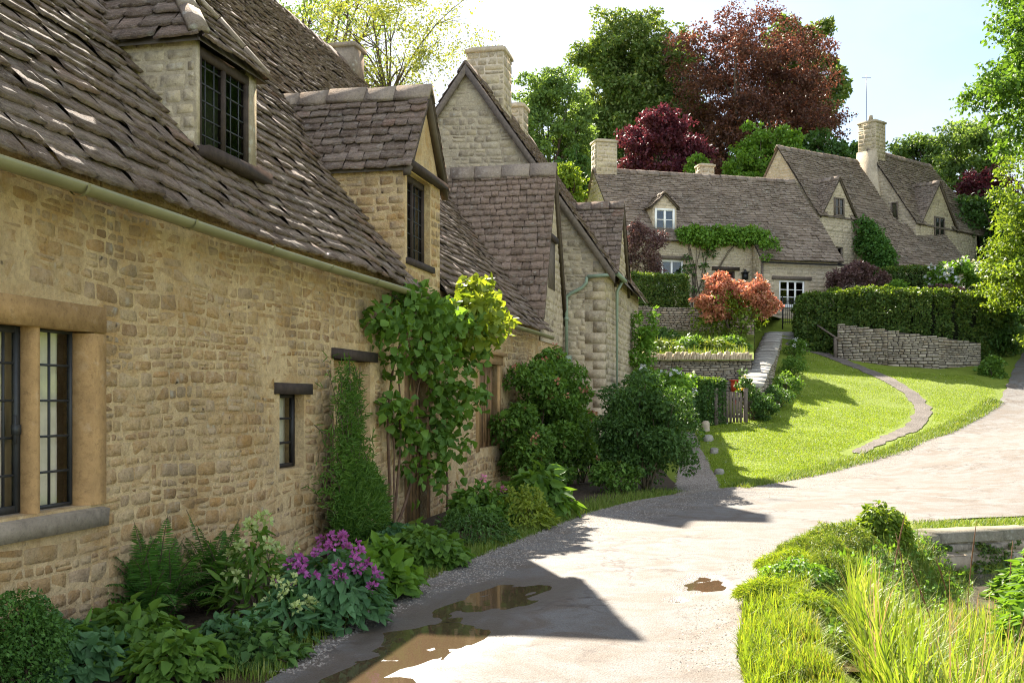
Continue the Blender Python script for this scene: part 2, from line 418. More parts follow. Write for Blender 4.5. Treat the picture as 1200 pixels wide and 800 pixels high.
def window(parent, pl, u0, u1, v0, v1, lights=2, cols=1, rows=3, fr=.05, bar=.02, n=-.08, fm='white', bm=None, gm='darkglass', name='window', curtain=False, depth=.05):
    """frame (the part) with its glazing bars and panes as sub-parts"""
    bm = bm or fm
    mb = MB()
    pbox(mb, pl, u0, u0+fr, v0, v1, n, n+depth); pbox(mb, pl, u1-fr, u1, v0, v1, n, n+depth)
    pbox(mb, pl, u0+fr, u1-fr, v0, v0+fr, n, n+depth); pbox(mb, pl, u0+fr, u1-fr, v1-fr, v1, n, n+depth)
    iw = (u1-u0-2*fr)
    for k in range(1, lights):
        c = u0+fr+iw*k/lights; pbox(mb, pl, c-fr*.5, c+fr*.5, v0+fr, v1-fr, n, n+depth*.95)
    w = mb.build(name, M[fm], parent)
    for k in range(lights):
        gb = MB()
        a = u0+fr+iw*k/lights; b = u0+fr+iw*(k+1)/lights
        for c in range(1, cols): x = a+(b-a)*c/cols; pbox(gb, pl, x-bar/2, x+bar/2, v0+fr, v1-fr, n+depth*.3, n+depth*.62)
        for r in range(1, rows): y = v0+fr+(v1-v0-2*fr)*r/rows; pbox(gb, pl, a, b, y-bar/2, y+bar/2, n+depth*.28, n+depth*.6)
        if gb.n: gb.build('glazing_bars', M[bm], w)
    g = MB(); g.add(pl.P([u0+fr*.5, u1-fr*.5, u1-fr*.5, u0+fr*.5], [v0+fr*.5, v0+fr*.5, v1-fr*.5, v1-fr*.5], n+depth*.4), [np.arange(4)])
    g.build('pane', M[gm], w)
    if curtain:
        c = MB(); k = 40; us = np.linspace(u0, u1, k); off = n-.12+.03*np.sin(np.arange(k)*1.7)+.012*np.sin(np.arange(k)*4.1)
        P = np.concatenate([pl.P(us, v0, off), pl.P(us, v1, off)]); i = np.arange(k-1)
        c.add(P, [np.stack([i, i+1, k+i+1, k+i], 1)]); c.build('curtain', M['curtain'], w, True)
    return w
# ------------------------------------------------------------------ the near cottage row
F0 = Frame(-4.58, 0, .224, 1)
EZ, T0 = 3.36, 1.24                             # eaves height, roof slope
HW = 5.3                                       # wall to ridge, horizontally
RZ = EZ+T0*HW
S0, S1 = 1.0, 26.55

def dormer_slopes(mb, F, s, half, pe, ze, t, zmain, tmain, sm=1., seed=0, mat=0, over=.09, expo=(.15, .11), drop=0., which='lr', lift=0.):
    """the two slate slopes of a gabled dormer; main roof is z = zmain - tmain*p"""
    ze = ze-drop; zr = ze+t*half; k = math.hypot(1, t); L = half*k
    back = lambda z: -(z-zmain)/tmain-.1
    if 'l' in which:
        slates(mb, F.slope_l(s-half, ze, t), [(back(ze), 0), (pe+over, 0), (pe+over, L), (back(zr), L)], expo=expo, wid=(.18, .38), th=.024, seed=seed, mat=mat, lift=lift)
    if 'r' in which:
        slates(mb, F.slope_r(s+half, ze, t), [(-(pe+over), 0), (-back(ze), 0), (-back(zr), L), (-(pe+over), L)], expo=expo, wid=(.18, .38), th=.024, seed=seed+1, mat=mat, lift=lift)
    for sg in (-1, 1):                            # mortared verge under the slates
        A = F.P(s+sg*half, pe+.003, ze-.01); B = F.P(s, pe+.003, zr-.01); mb.box(A, B-A, F.n*(over-.02), V3(0, 0, -.075) if True else 0, 1)
    return zr, back(zr)

house = thing('stone_cottage', 'long near cottage of honey rubble stone filling the left, slate roof with three dormers', 'cottage', F0.P(S0, 0, 0))
front = F0.wall(0)
# openings: s0, s1, z0, z1
W1 = (5.2, 7.62, .93, 2.14); W2 = (10.62, 11.2, .98, 1.72); ND = (12.0, 13.15, -.3, 2.12); DR = (14.55, 15.45, -.3, 2.1); W3 = (18.35, 19.75, .85, 2.3)
holes = [W1, W2, ND, DR, W3]
wm = MB()
wall_sheet(wm, front, S0, S1, -.6, EZ-.08, holes, .24)
for g, sg in ((F0.gable(S0), 1), (F0.gable2(S1), -1)):
    wm.poly(g.P([0, -2*HW, -2*HW, -HW, 0][::1] if sg > 0 else [0, 2*HW, 2*HW, HW, 0][::1], [-.6, -.6, EZ, RZ-.05, EZ][::1])[::-1 if sg > 0 else 1])
wm.add(F0.back(-2*HW).P([-S1, -S0, -S0, -S1], [-.6, -.6, EZ, EZ]), [np.arange(4)])
wall = wm.build('wall', M['mortar'], house)
sm = MB()
sur = [(5.0, 7.72, .78, 2.3)]                    # dressed surround of the big window
stones(sm, front, [(S0, -.1), (11.9, -.1), (11.9, EZ-.12), (S0, EZ-.12)], [rect(h) for h in [sur[0], (10.5, 11.22, .95, 1.83)]], h=(.055, .145), asp=(.9, 2.7), seed=3, gap=.0035, proud=(.001, .007), wob=.045, smear=.4)
stones(sm, front, [(11.9, -.1), (S1, -.1), (S1, EZ-.12), (11.9, EZ-.12)], [rect(h) for h in [(11.93, 13.3, -.3, 2.24), (14.45, 15.55, -.3, 2.25), (18.2, 19.9, .75, 2.45)]], h=(.06, .15), asp=(.9, 2.6), seed=4, gap=.004, proud=(.001, .008), wob=.045, smear=.6)
nf = F0.wall(-.16)
sm.build('rubble_stones', M['honey'], house, True)
nb = MB(); nb.poly(nf.P([12.0, 13.15, 13.15, 12.0], [-.3, -.3, 2.12, 2.12])); niche = nb.build('blocked_doorway', M['mortar'], house)
sb = MB(); stones(sb, nf, [(12.0, -.2), (13.15, -.2), (13.15, 2.1), (12.0, 2.1)], h=(.1, .2), seed=9, proud=(.001, .008)); sb.build('infill_stones', M['honey'], niche, True)
lb = MB(); pbox(lb, front, 11.93, 13.3, 2.12, 2.235, -.2, .045); lb.build('lintel', M['darkwood'], niche)

# big mullioned window
mb = MB()
J = lambda a, b: mb.add(np.concatenate([front.P([a[0], a[1], a[2], a[3]], .93, [a[4], a[5], a[6], a[7]]), front.P([a[0], a[1], a[2], a[3]], 2.12, [a[4], a[5], a[6], a[7]])]), [np.array([[0, 1, 5, 4], [1, 2, 6, 5], [2, 3, 7, 6], [3, 0, 4, 7]])])
J((7.52, 7.58, 7.74, 7.74, -.125, .018, .018, -.2), 0)                                         # splayed jamb
for c in (7.03, 6.46, 5.89, 5.32):
    mb.add(np.concatenate([front.P([c-.04, c-.022, c+.022, c+.04, c+.04, c-.04], z, [-.05, -.008, -.008, -.05, -.17, -.17]) for z in (.9, 2.14)]), [np.array([[i, (i+1) % 6, 6+(i+1) % 6, 6+i] for i in range(6)])])
pbox(mb, front, 5.0, 7.74, 2.13, 2.31, -.2, .02)
big = mb.build('window', M['ashlar'], house)
sl = MB()
sl.add(np.concatenate([front.P([z_, 7.66], [.95-.0, .95], -.2)*1 for z_ in (5.0,)]+[front.P([5.0, 7.72], [.90, .90], .06), front.P([5.0, 7.72], [.78, .78], .05), front.P([5.0, 7.72], [.78, .78], -.2)]), [np.array([[0, 2, 3, 1], [2, 4, 5, 3], [4, 6, 7, 5], [1, 3, 5, 7], [0, 6, 4, 2]])])
sl.build('sill', M['sillstone'], big)
for (a, b) in ((7.07, 7.53), (6.50, 6.99), (5.93, 6.42), (5.36, 5.85)):
    fb = MB(); z0, z1 = .94, 2.13; n0 = -.135; fr = .02 if a > 7 else .045
    pbox(fb, front, a, a+fr, z0, z1, n0, n0+.03); pbox(fb, front, b-fr, b, z0, z1, n0, n0+.03); pbox(fb, front, a, b, z0, z0+fr, n0, n0+.028); pbox(fb, front, a, b, z1-fr, z1, n0, n0+.028)
    for r in range(1, 5): y = z0+(z1-z0)*r/5; pbox(fb, front, a+fr, b-fr, y-.008, y+.008, n0+.008, n0+.02)
    x = (a+b)/2
    for c in ((x,) if a > 7 else (a+.18, a+.35)): pbox(fb, front, c-.008, c+.008, z0+fr, z1-fr, n0+.006, n0+.018)
    if a < 7: pbox(fb, front, b-.09, b-.03, 1.44, 1.5, n0+.03, n0+.06); pbox(fb, front, b-.075, b-.055, 1.38, 1.56, n0+.03, n0+.05)
    fb.build('casement', M['lead'], big)
    g = MB(); g.poly(front.P([a, b, b, a], [z0, z0, z1, z1], n0+.012)); g.build('pane', M['glass'], big)
c = MB(); k = 90; us = np.linspace(5.3, 7.5, k); off = -.22+.03*np.sin(us*33)+.012*np.sin(us*77)
c.add(np.concatenate([front.P(us, .85, off), front.P(us, 2.15, off)]), [np.array([[i, i+1, k+i+1, k+i] for i in range(k-1)])]); c.build('curtain', M['curtain'], big, True)

# slit window
w = MB(); a, b, z0, z1 = 10.62, 11.2, .99, 1.72
pbox(w, front, a, a+.05, z0, z1, -.14, -.1); pbox(w, front, b-.05, b, z0, z1, -.14, -.1); pbox(w, front, a, b, z0, z0+.035, -.14, -.101); pbox(w, front, a, b, z1-.035, z1, -.14, -.101)
for r in (1, 2): y = z0+(z1-z0)*r/3; pbox(w, front, a, b, y-.012, y+.012, -.13, -.11)
slit = w.build('slit_window', M['iron'], house)
g = MB(); g.poly(front.P([a, b, b, a], [z0, z0, z1, z1], -.122)); g.build('pane', M['glass'], slit)
g = MB(); g.poly(front.P([a-.1, 11.25, 11.25, a-.1], [z0, z0, z1, z1], -.21)); g.build('curtain', M['curtain'], slit)
g = MB(); pbox(g, front, 10.5, 11.36, 1.72, 1.83, -.2, .03); g.build('lintel', M['darkwood'], slit)

# plank door behind the vine, shuttered window further along
d = MB()
for i in range(6): pbox(d, front, 14.55+.15*i+.004, 14.7+.15*i-.004, -.2, 2.1, -.14, -.1-.003*(i % 2))
door = d.build('door', M['wood'], house)
d = MB(); pbox(d, front, 14.45, 14.55, -.2, 2.1, -.16, .02); pbox(d, front, 15.45, 15.55, -.2, 2.1, -.16, .02); pbox(d, front, 14.4, 15.6, 2.1, 2.25, -.16, .035); d.build('door_frame', M['wood'], door)
d = MB(); pbox(d, front, 18.2, 18.35, .8, 2.3, -.1, .03); pbox(d, front, 19.75, 19.9, .8, 2.3, -.1, .03); pbox(d, front, 18.1, 20.0, 2.3, 2.46, -.1, .05); pbox(d, front, 18.05, 20.05, 2.46, 2.52, -.1, .12)
sw = d.build('shuttered_window', M['ashlar'], house)
d = MB()
for k in range(4): x = 18.35+.35*k; pbox(d, front, x+.01, x+.34, .85, 2.3, -.14, -.09); pbox(d, front, x+.07, x+.28, .95, 2.2, -.09, -.075)
d.build('shutter', M['wood'], sw)

# main roof -----------------------------------------------------
k0 = math.hypot(1, T0); LR = (HW+.24)*k0
rp = F0.roof(.24, EZ-.24*T0+.02, T0)
vs = lambda p: (.24-p)*k0                       # v coordinate on the roof of a point p behind the wall line
D1 = (9.82, 11.02); D2 = (14.42, 16.02); D3 = (23.62, 26.55)
rm = MB()
rh = [[(D1[0]+.02, vs(-.45)), (D1[1]-.02, vs(-.45)), (D1[1]-.02, vs(-1.1)), (D1[0]+.02, vs(-1.1))],
      [(D2[0], -1), (D2[1], -1), (D2[1], vs(-1.2)), ((D2[0]+D2[1])/2, vs(-1.9)), (D2[0], vs(-1.2))],
      [(D3[0]+.05, -1), (D3[1], -1), (D3[1], vs(-.6)), ((D3[0]+D3[1])/2, vs(-2.6)), (D3[0]+.05, vs(-.3))]]
slates(rm, rp, [(S0-.1, 0), (S1, 0), (S1, LR), (S0-.1, LR)], rh, expo=(.18, .10), wid=(.2, .5), th=.029, seed=11, sag=.08, under=False, rag=1.1)
def roof_under(mb, pl, u0, u1, L, cuts, mat=1):
    us = sorted({u0, u1, *[c for h in cuts for c in h[:2]]})
    for a, b in zip(us, us[1:]):
        v0 = max([h[2] for h in cuts if h[0] <= (a+b)/2 <= h[1]] or [.3]); mb.add(pl.P([a, b, b, a], [v0, v0, L, L], -.13), [np.arange(4)], mat)
roof_under(rm, rp, S0-.1, S1, LR, [(D2[0], D2[1], vs(-.9)), (D3[0], D3[1], vs(-.9))])
bk = F0.roofback(-2*HW-.24, EZ-.24*T0+.06, T0); rm.add(bk.P([-S1, -S0+.1, -S0+.1, -S1], [0, 0, LR, LR], .0), [np.arange(4)], 0)
roof = rm.build('roof', [M['slate'], M['underlay']], house)
rd = MB(); ridge(rd, F0.P(S0, -HW, RZ+.06), F0.P(S1, -HW, RZ+.06), 1.2, 1.2, seed=5); rd.build('ridge', M['slate'], roof)
cs = MB(); cp = F0.P(25.95, -HW, RZ-.4); cs.box(cp-F0.d*.35-F0.n*.3, F0.d*.7, F0.n*.6, V3(0, 0, .8)); cs.box(cp-F0.d*.4-F0.n*.35+V3(0, 0, .8), F0.d*.8, F0.n*.7, V3(0, 0, .1))
cs.build('chimney', M['ridgestone'], roof)

# dormer 1: hipped, set back on the slope ------------------------------------
def cheek(mb, sb, F, s, pf, zb, ze, zmain, tmain, flip, seed, holes=()):
    pl = F.gable2(s) if flip else F.gable(s); q = -1 if flip else 1
    pb = -(ze-zmain)/tmain-.15; pbm = -(zb-zmain)/tmain
    pts = [(q*pf, zb), (q*pf, ze), (q*pb, ze), (q*min(pbm, pf-.05), zb)]
    order = pts if not flip else pts
    P = pl.P([p[0] for p in pts], [p[1] for p in pts]); mb.add(P if not flip else P[::-1], [np.arange(4)])
    if sb is not None: stones(sb, pl, pts, h=(.10, .15), asp=(1.3, 2.4), seed=seed, proud=(.003, .012), gap=.008)
mb = MB(); sb = MB()
pf = -.45; zb = EZ-T0*pf-.15; ze = 4.98
cheek(mb, sb, F0, D1[0], pf, zb, ze, EZ, T0, False, 21); cheek(mb, None, F0, D1[1], pf, zb, ze, EZ, T0, True, 22)
fp = F0.wall(pf)
pbox(mb, fp, D1[0]+.002, D1[0]+.06, zb, ze, -.14, .012); pbox(mb, fp, D1[1]-.15, D1[1]-.002, zb, ze, -.14, .012); pbox(mb, fp, D1[0], D1[1], zb-.3, 3.86, -.14, -.002)
dm = mb.build('dormer', M['mortargrey'], house); sb.build('cheek_stones', M['greystone'], dm, True)
hm = MB(); half = .6; over = .1; th_ = 1.25; k = math.hypot(1, th_); L = (half+over)*k; zo = ze-over*th_+.05
zr1 = zo+(half+over)*th_; back = lambda z: -(z-EZ)/T0-.1
pfo = pf+over
slates(hm, F0.slope_l(D1[0]-over, zo, th_), [(back(zo), 0), (pfo, 0), (pfo-half-over, L), (back(zr1), L)], expo=(.2, .14), wid=(.2, .42), seed=31)
slates(hm, F0.slope_r(D1[1]+over, zo, th_), [(-pfo, 0), (-back(zo), 0), (-back(zr1), L), (-(pfo-half-over), L)], expo=(.2, .14), wid=(.2, .42), seed=32)
slates(hm, F0.roof(pfo, zo, th_), [(D1[0]-over, 0), (D1[1]+over, 0), (D1[0]+half, L)], expo=(.17, .12), wid=(.18, .36), seed=33)
dr = hm.build('dormer_roof', [M['slate'], M['underlay']], dm)
rd = MB(); ap = F0.P(D1[0]+half, pfo-half-over, zr1+.03)
ridge(rd, F0.P(D1[0]-over+.02, pfo-.02, zo+.06), ap, .5, .5, L=.4, w=.09, th=.035, seed=6); ridge(rd, F0.P(D1[1]+over-.02, pfo-.02, zo+.06), ap, .5, .5, L=.4, w=.09, th=.035, seed=7)
ridge(rd, ap, F0.P(D1[0]+half, back(zr1), zr1+.03), 1, 1, seed=8, w=.16); rd.build('ridge_stones', M['ridgestone'], dm)
def leaded(parent, pl, a, b, z0, z1, n0, lights, cols, rows, fr=.055, fm='darkwood'):
    f = MB(); pbox(f, pl, a, a+fr, z0, z1, n0-.03, n0+.03); pbox(f, pl, b-fr, b, z0, z1, n0-.03, n0+.03); pbox(f, pl, a, b, z1-fr*1.6, z1, n0-.03, n0+.032); pbox(f, pl, a, b, z0, z0+fr, n0-.03, n0+.032)
    for i in range(1, lights): x = a+(b-a)*i/lights; pbox(f, pl, x-fr*.5, x+fr*.5, z0, z1, n0-.03, n0+.028)
    f.build('window_frame', M[fm], parent)
    l = MB()
    for i in range(lights):
        x0 = a+(b-a)*i/lights; x1 = a+(b-a)*(i+1)/lights
        for c in range(1, cols): x = x0+(x1-x0)*c/cols; pbox(l, pl, x-.006, x+.006, z0, z1, n0-.006, n0+.006)
        for r in range(1, rows): y = z0+(z1-z0)*r/rows; pbox(l, pl, x0, x1, y-.006, y+.006, n0-.005, n0+.007)
    l.build('lead_bars', M['lead'], parent)
    g = MB(); g.poly(pl.P([a, b, b, a], [z0, z0, z1, z1], n0)); g.build('pane', M['darkglass'], parent)
leaded(dm, fp, D1[0]+.06, D1[1]-.15, 3.95, 4.9, -.03, 2, 3, 6)
s_ = MB(); pbox(s_, fp, D1[0]-.03, D1[1]+.06, 3.86, 3.96, -.1, .16); s_.build('sill', M['darkwood'], dm)
g = MB(); g.poly(fp.P([D1[0]+.05, D1[1]-.05, D1[1]-.05, D1[0]+.05], [3.8, 3.8, 5.0, 5.0], -.3)); g.build('dark_room_panel', M['room'], dm)  # dark sheet painted as the dim room behind the panes

# dormer 2: gabled, its front flush with the wall -----------------------------
mb = MB(); sb = MB(); sc_ = (D2[0]+D2[1])/2; half = (D2[1]-D2[0])/2; ze = 4.78; t2 = 1.42
pf = .02; fp = F0.wall(pf)
cheek(mb, sb, F0, D2[0], pf, EZ-.35, ze, EZ, T0, False, 41); cheek(mb, None, F0, D2[1], pf, EZ-.35, ze, EZ, T0, True, 42)
wall_sheet(mb, fp, D2[0], D2[1], EZ-.35, ze, [(14.5, 15.55, 3.55, 4.72)], .22)
zt = ze+half*t2; mb.poly(fp.P([D2[0], D2[1], sc_], [ze, ze, zt-.03]))
dm = mb.build('dormer', M['mortar'], house)
stones(sb, fp, [(D2[0], 2.85), (D2[1], 2.85), (D2[1], ze), (D2[0], ze)], [rect((14.44, 15.58, 3.5, 4.8))], h=(.11, .17), asp=(1, 1.8), seed=44, proud=(.002, .01))
sb.build('cheek_stones', M['honey'], dm, True)
hm = MB(); zr2, pb2 = dormer_slopes(hm, F0, sc_, half+.09, pf, ze+.04, t2, EZ, T0, seed=51, drop=.09*t2, expo=(.17, .13), over=.12)
hm.build('dormer_roof', [M['slate'], M['underlay']], dm)
rd = MB(); ridge(rd, F0.P(sc_, pf+.13, zr2+.02), F0.P(sc_, pb2-.3, zr2+.02), t2*.9, t2*.9, L=.55, seed=9, w=.15); rd.build('ridge_stones', M['ridgestone'], dm)
leaded(dm, fp, 14.5, 15.55, 3.55, 4.72, -.12, 2, 3, 6)
s_ = MB(); pbox(s_, fp, 14.44, 15.62, 3.47, 3.55, -.14, .05); s_.build('sill', M['darkwood'], dm); s_ = MB(); pbox(s_, fp, D2[0]-.04, D2[1]+.02, 4.74, 4.82, -.1, .12); s_.build('hood', M['darkwood'], dm)
g = MB(); g.poly(fp.P([14.45, 15.6, 15.6, 14.45], [3.5, 3.5, 4.8, 4.8], -.5)); g.build('dark_room_panel', M['room'], dm)  # dark sheet in place of the unlit room's shade

# dormer 3: tall steep wall gable ----------------------------------------------
mb = MB(); sb = MB(); sc_ = (D3[0]+D3[1])/2; half = (D3[1]-D3[0])/2; t3 = 2.35; ze = 3.52; pf = .03; fp = F0.wall(pf); zt = ze+half*t3
wall_sheet(mb, fp, D3[0], D3[1], EZ-.4, ze, [], .2)
hw_ = half
sl = lambda z: half*(zt-z)/(zt-ze)
slot = (sc_-.95+.15, sc_-.4, 4.2, 5.35)
mb.poly(fp.P([D3[0], D3[1], sc_], [ze, ze, zt-.03])); dm = mb.build('dormer', M['mortargrey'], house)
stones(sb, fp, [(D3[0], EZ-.35), (D3[1], EZ-.35), (D3[1], ze), (sc_, zt-.05), (D3[0], ze)], [rect((sc_-.6, sc_+.3, 4.15, 5.45))], h=(.12, .2), seed=46, proud=(.001, .01)); sb.build('gable_stones', M['greystone'], dm, True)
g = MB(); pbox(g, fp, sc_-.55, sc_+.25, 4.2, 5.3, .0, .012); g.build('shutter', M['greywood'], dm)
g = MB(); pbox(g, fp, sc_-.65, sc_+.35, 5.3, 5.42, -.05, .08); g.build('lintel', M['darkwood'], dm)
hm = MB(); zr3, pb3 = dormer_slopes(hm, F0, sc_, half+.05, pf, ze+.02, t3, EZ, T0, seed=61, drop=.05*t3, expo=(.21, .15), over=.1)
hm.build('dormer_roof', [M['slatewarm'], M['underlay']], dm)
rd = MB(); ridge(rd, F0.P(sc_, pf+.1, zr3+.03), F0.P(sc_, pb3-.3, zr3+.03), t3*.9, t3*.9, L=.6, seed=19, w=.13, th=.07); rd.build('ridge_stones', M['ridgestone'], dm)

# gutters ------------------------------------------------------------------------
def gutter(parent, F, a, b, p, z, r=.065, mat='gutter', brackets=True):
    g = MB(); k = 9; A = np.linspace(np.pi, 2*np.pi, k); n = max(2, int((b-a)/1.5)+1); ss = np.linspace(a, b, n)
    prof = [(math.cos(x)*r, math.sin(x)*r) for x in A]+[(math.cos(x)*(r-.008), math.sin(x)*(r-.008)) for x in A[::-1]]
    pts = np.array([[F.P(s, p+c, z+y-.01*math.sin(i*1.3)) for (c, y) in prof] for i, s in enumerate(ss)]); m = len(prof)
    i = np.arange(n-1)[:, None]*m; j = np.arange(m)[None]; jn = (j+1) % m
    g.add(pts.reshape(-1, 3), [np.stack([i+j, i+m+j, i+m+jn, i+jn], -1).reshape(-1, 4), np.arange(m)])
    o = g.build('gutter', M[mat], parent, True)
    if brackets:
        s = a+.6
        while s < b:
            for w_ in (.03,):
                q = MB(); q.add(np.array([[F.P(s+dx, p+math.cos(x)*(r+.012), z+math.sin(x)*(r+.012)) for x in A] for dx in (0, w_, w_, 0)]).reshape(-1, 3) if False else np.concatenate([[F.P(s+dx, p+math.cos(x)*(r+rr), z+math.sin(x)*(r+rr)) for x in A] for dx, rr in ((0, .01), (w_, .01))]), [np.array([[i, i+1, k+i+1, k+i] for i in range(k-1)])])
                q.build('gutter_bracket', M[mat], o)
            s += 1.35
    return o
gutter(house, F0, S0, 14.5, .305, EZ-.335)
gutter(house, F0, 16.02, 23.5, .305, EZ-.335)

# ------------------------------------------------------------------ the tall gabled cottage behind it
SC_, PC, ZC, TC = 26.56, -2.40, 9.9, 1.42
HC = 3.42; EC = ZC-HC*TC; SE = 34.5
tall = thing('gabled_cottage', 'tall cottage with bare stone gable and green downpipe, beyond the near cottage row', 'cottage', F0.P(SC_, 1, 0))
g = F0.gable(SC_); mb = MB()
mb.poly(g.P([PC-HC, PC+HC, PC+HC, PC, PC-HC], [-.6, -.6, EC, ZC-.05, EC]))
rw = F0.wall(PC+HC); wall_sheet(mb, rw, SC_, SE, -.6, EC, [(28.9, 29.9, 1.1, 2.2)], .2)
mb.poly(F0.gable2(SE).P([-PC-HC, -PC+HC, -PC+HC, -PC, -PC-HC], [-.6, -.6, EC, ZC-.05, EC])); mb.add(F0.back(PC-HC).P([-SE, -SC_, -SC_, -SE], [-.6, -.6, EC, EC]), [np.arange(4)])
mb.build('wall', M['mortargrey'], tall)
sb = MB(); stones(sb, g, [(PC-HC, 4), (PC+HC, 4), (PC+HC, EC), (PC, ZC-.1), (PC-HC, EC)], h=(.10, .21), asp=(1.1, 2.6), seed=71, proud=(.002, .010), gap=.006, wob=.03, smear=.5)
stones(sb, g, [(-.2, -.3), (PC+HC-.45, -.3), (PC+HC-.45, 4), (-.2, 4)], h=(.11, .22), asp=(1.0, 2.4), seed=72, proud=(.002, .012), gap=.006, wob=.03)
stones(sb, rw, [(SC_+.3, -.3), (SE, -.3), (SE, EC), (SC_+.3, EC)], h=(.13, .24), seed=73, proud=(.003, .015))
sb.build('rubble_stones', M['greystone'], tall, True)
q = MB(); z = -.3; i = 0
R_ = random.Random(4)
while z < EC-.1:
    h_ = R_.uniform(.19, .28); a, b = ((.48, .26) if i % 2 else (.28, .5)); c_ = F0.P(SC_-.012, PC+HC+.012, z+.006)
    q.box(c_, F0.d*b, -F0.n*a, V3(0, 0, h_-.016)); z += h_; i += 1
q.build('quoin_stones', M['greystone'], tall)
k = math.hypot(1, TC); LC = (HC+.28)*k; rp2 = F0.roof(PC+HC+.28, EC-.28*TC+.05, TC); rm = MB()
slates(rm, rp2, [(SC_-.16, 0), (SE, 0), (SE, LC), (SC_-.16, LC)], [[(28.3, -1), (31.3, -1), (29.8, 2.2)]], expo=(.24, .13), seed=74)
rb = F0.roofback(PC-HC-.28, EC-.28*TC+.05, TC)
slates(rm, rb, [(-SE, 0), (-SC_+.16, 0), (-SC_+.16, LC), (-SE, LC)], expo=(.3, .2), wid=(.3, .6), seed=75)
rf = rm.build('roof', [M['slate'], M['underlay']], tall)
rd = MB(); ridge(rd, F0.P(SC_-.16, PC, ZC+.08), F0.P(SE, PC, ZC+.08), 1.3, 1.3, seed=29); rd.build('ridge', M['slate'], rf)
vb = MB()
for sgn in (1, -1):                               # verge boards under the slates
    A = F0.P(SC_-.165, PC, ZC+.06); B = F0.P(SC_-.165, PC+sgn*(HC+.28), EC-.28*TC+.06); dn = V3(0, 0, -.25); vb.box(A, B-A, F0.d*.05, dn)
    vb.box(A+F0.d*.05+V3(0, 0, -.03), B-A, F0.d*.1, V3(0, 0, -.04))
vb.build('verge_board', M['greywood'], tall)
def chimney(parent, c, wx, wy, z0, z1, F, mat='chimney', cap=.1, pots=0, name='chimney'):
    m = MB(); m.box(c-F.d*wx/2-F.n*wy/2+V3(0, 0, z0), F.d*wx, F.n*wy, V3(0, 0, z1-z0)); o_ = .05
    m.box(c-F.d*(wx/2+o_)-F.n*(wy/2+o_)+V3(0, 0, z1), F.d*(wx+2*o_), F.n*(wy+2*o_), V3(0, 0, cap)); m.box(c-F.d*(wx/2-.03)-F.n*(wy/2-.03)+V3(0, 0, z1+cap), F.d*(wx-.06), F.n*(wy-.06), V3(0, 0, .05))
    o = m.build(name, M[mat], parent)
    s = MB(); pl1 = Plane(c+F.d*(-wx/2)-F.n*(wy/2)+V3(0, 0, 0), F.n, F.z); pl2 = Plane(c-F.d*(wx/2)+F.n*(wy/2), F.d, F.z)
    stones(s, pl1, [(0, z0), (wy, z0), (wy, z1), (0, z1)], h=(.16, .26), asp=(1.2, 2.2), seed=int(z1*10), proud=(.003, .012), wob=.005, flat=True); stones(s, pl2, [(0, z0), (wx, z0), (wx, z1), (0, z1)], h=(.16, .26), asp=(1.2, 2.2), seed=int(z1*10)+1, proud=(.003, .012), wob=.005, flat=True)
    s.build('chimney_stones', M['greystone' if mat == 'chimney' else mat], o, True)
    return o
b0 = F0.P(28.9, PC, 0); chimney(tall, b0, .95, 1.0, ZC-.9, 10.9, F0)
b0 = F0.P(32.2, PC, 0); chimney(tall, b0, .7, .6, ZC-.9, 10.35, F0)
# wall gable on its lane side
mb = MB(); sb = MB(); sc_ = 29.8; half = 1.45; ze = 4.75; td = 1.5; pf = PC+HC+.02; fp = F0.wall(pf); zt = ze+half*td
mb.poly(fp.P([sc_-half, sc_+half, sc_+half, sc_, sc_-half], [EC-.8, EC-.8, ze, zt-.04, ze])); dm = mb.build('dormer', M['mortargrey'], tall)
stones(sb, fp, [(sc_-half, EC-.8), (sc_+half, EC-.8), (sc_+half, ze), (sc_, zt-.1), (sc_-half, ze)], seed=77, h=(.13, .22)); sb.build('gable_stones', M['greystone'], dm, True)
hm = MB(); zmc = EC+TC*(PC+HC); zr4, pb4 = dormer_slopes(hm, F0, sc_, half+.08, pf, ze+.03, td, zmc, TC, seed=78, drop=.08*td, expo=(.19, .13), over=.1)
hm.build('dormer_roof', [M['slate'], M['underlay']], dm); rd = MB(); ridge(rd, F0.P(sc_, pf+.1, zr4+.03), F0.P(sc_, pb4-.2, zr4+.03), td*.9, td*.9, L=.5, seed=39, w=.14); rd.build('ridge_stones', M['slate'], dm)
gutter(tall, F0, SC_-.1, 28.25, PC+HC+.3, EC-.3, mat='pipe', brackets=False)
pp = MB(); P_ = lambda p, z, o=-.12: F0.P(SC_+o, p, z)
pp.tube([P_(1.3, EC-.36), P_(.62, EC-.40)], .045); pp.tube([P_(.62, EC-.40), P_(.60, EC-.55), P_(.50, EC-.66), P_(.25, EC-.78), P_(.13, EC-.86), P_(.12, EC-1.0), P_(.12, 2.75)], .042, 10)
pp.box(P_(.0, 2.55, -.22), F0.n*.24, F0.d*.2, V3(0, 0, .2)); pp.tube([P_(.12, 2.6), P_(.12, -.1)], .042, 10)
for z in (3.6, 1.6): pp.tube([P_(.12, z), P_(.12, z+.08)], .056, 10)
pp.build('downpipe', M['pipe'], tall, False)
pp = MB(); Q_ = lambda s, z, o=.12: F0.P(s, PC+HC+o, z); pp.tube([Q_(28.1, EC-.35, .25), Q_(28.1, EC-.6, .12), Q_(28.1, -.1)], .042, 10); pp.build('downpipe', M['pipe'], tall, True)
window(tall, rw, 28.9, 29.9, 1.1, 2.2, 2, 2, 3, fm='darkwood', gm='darkglass')

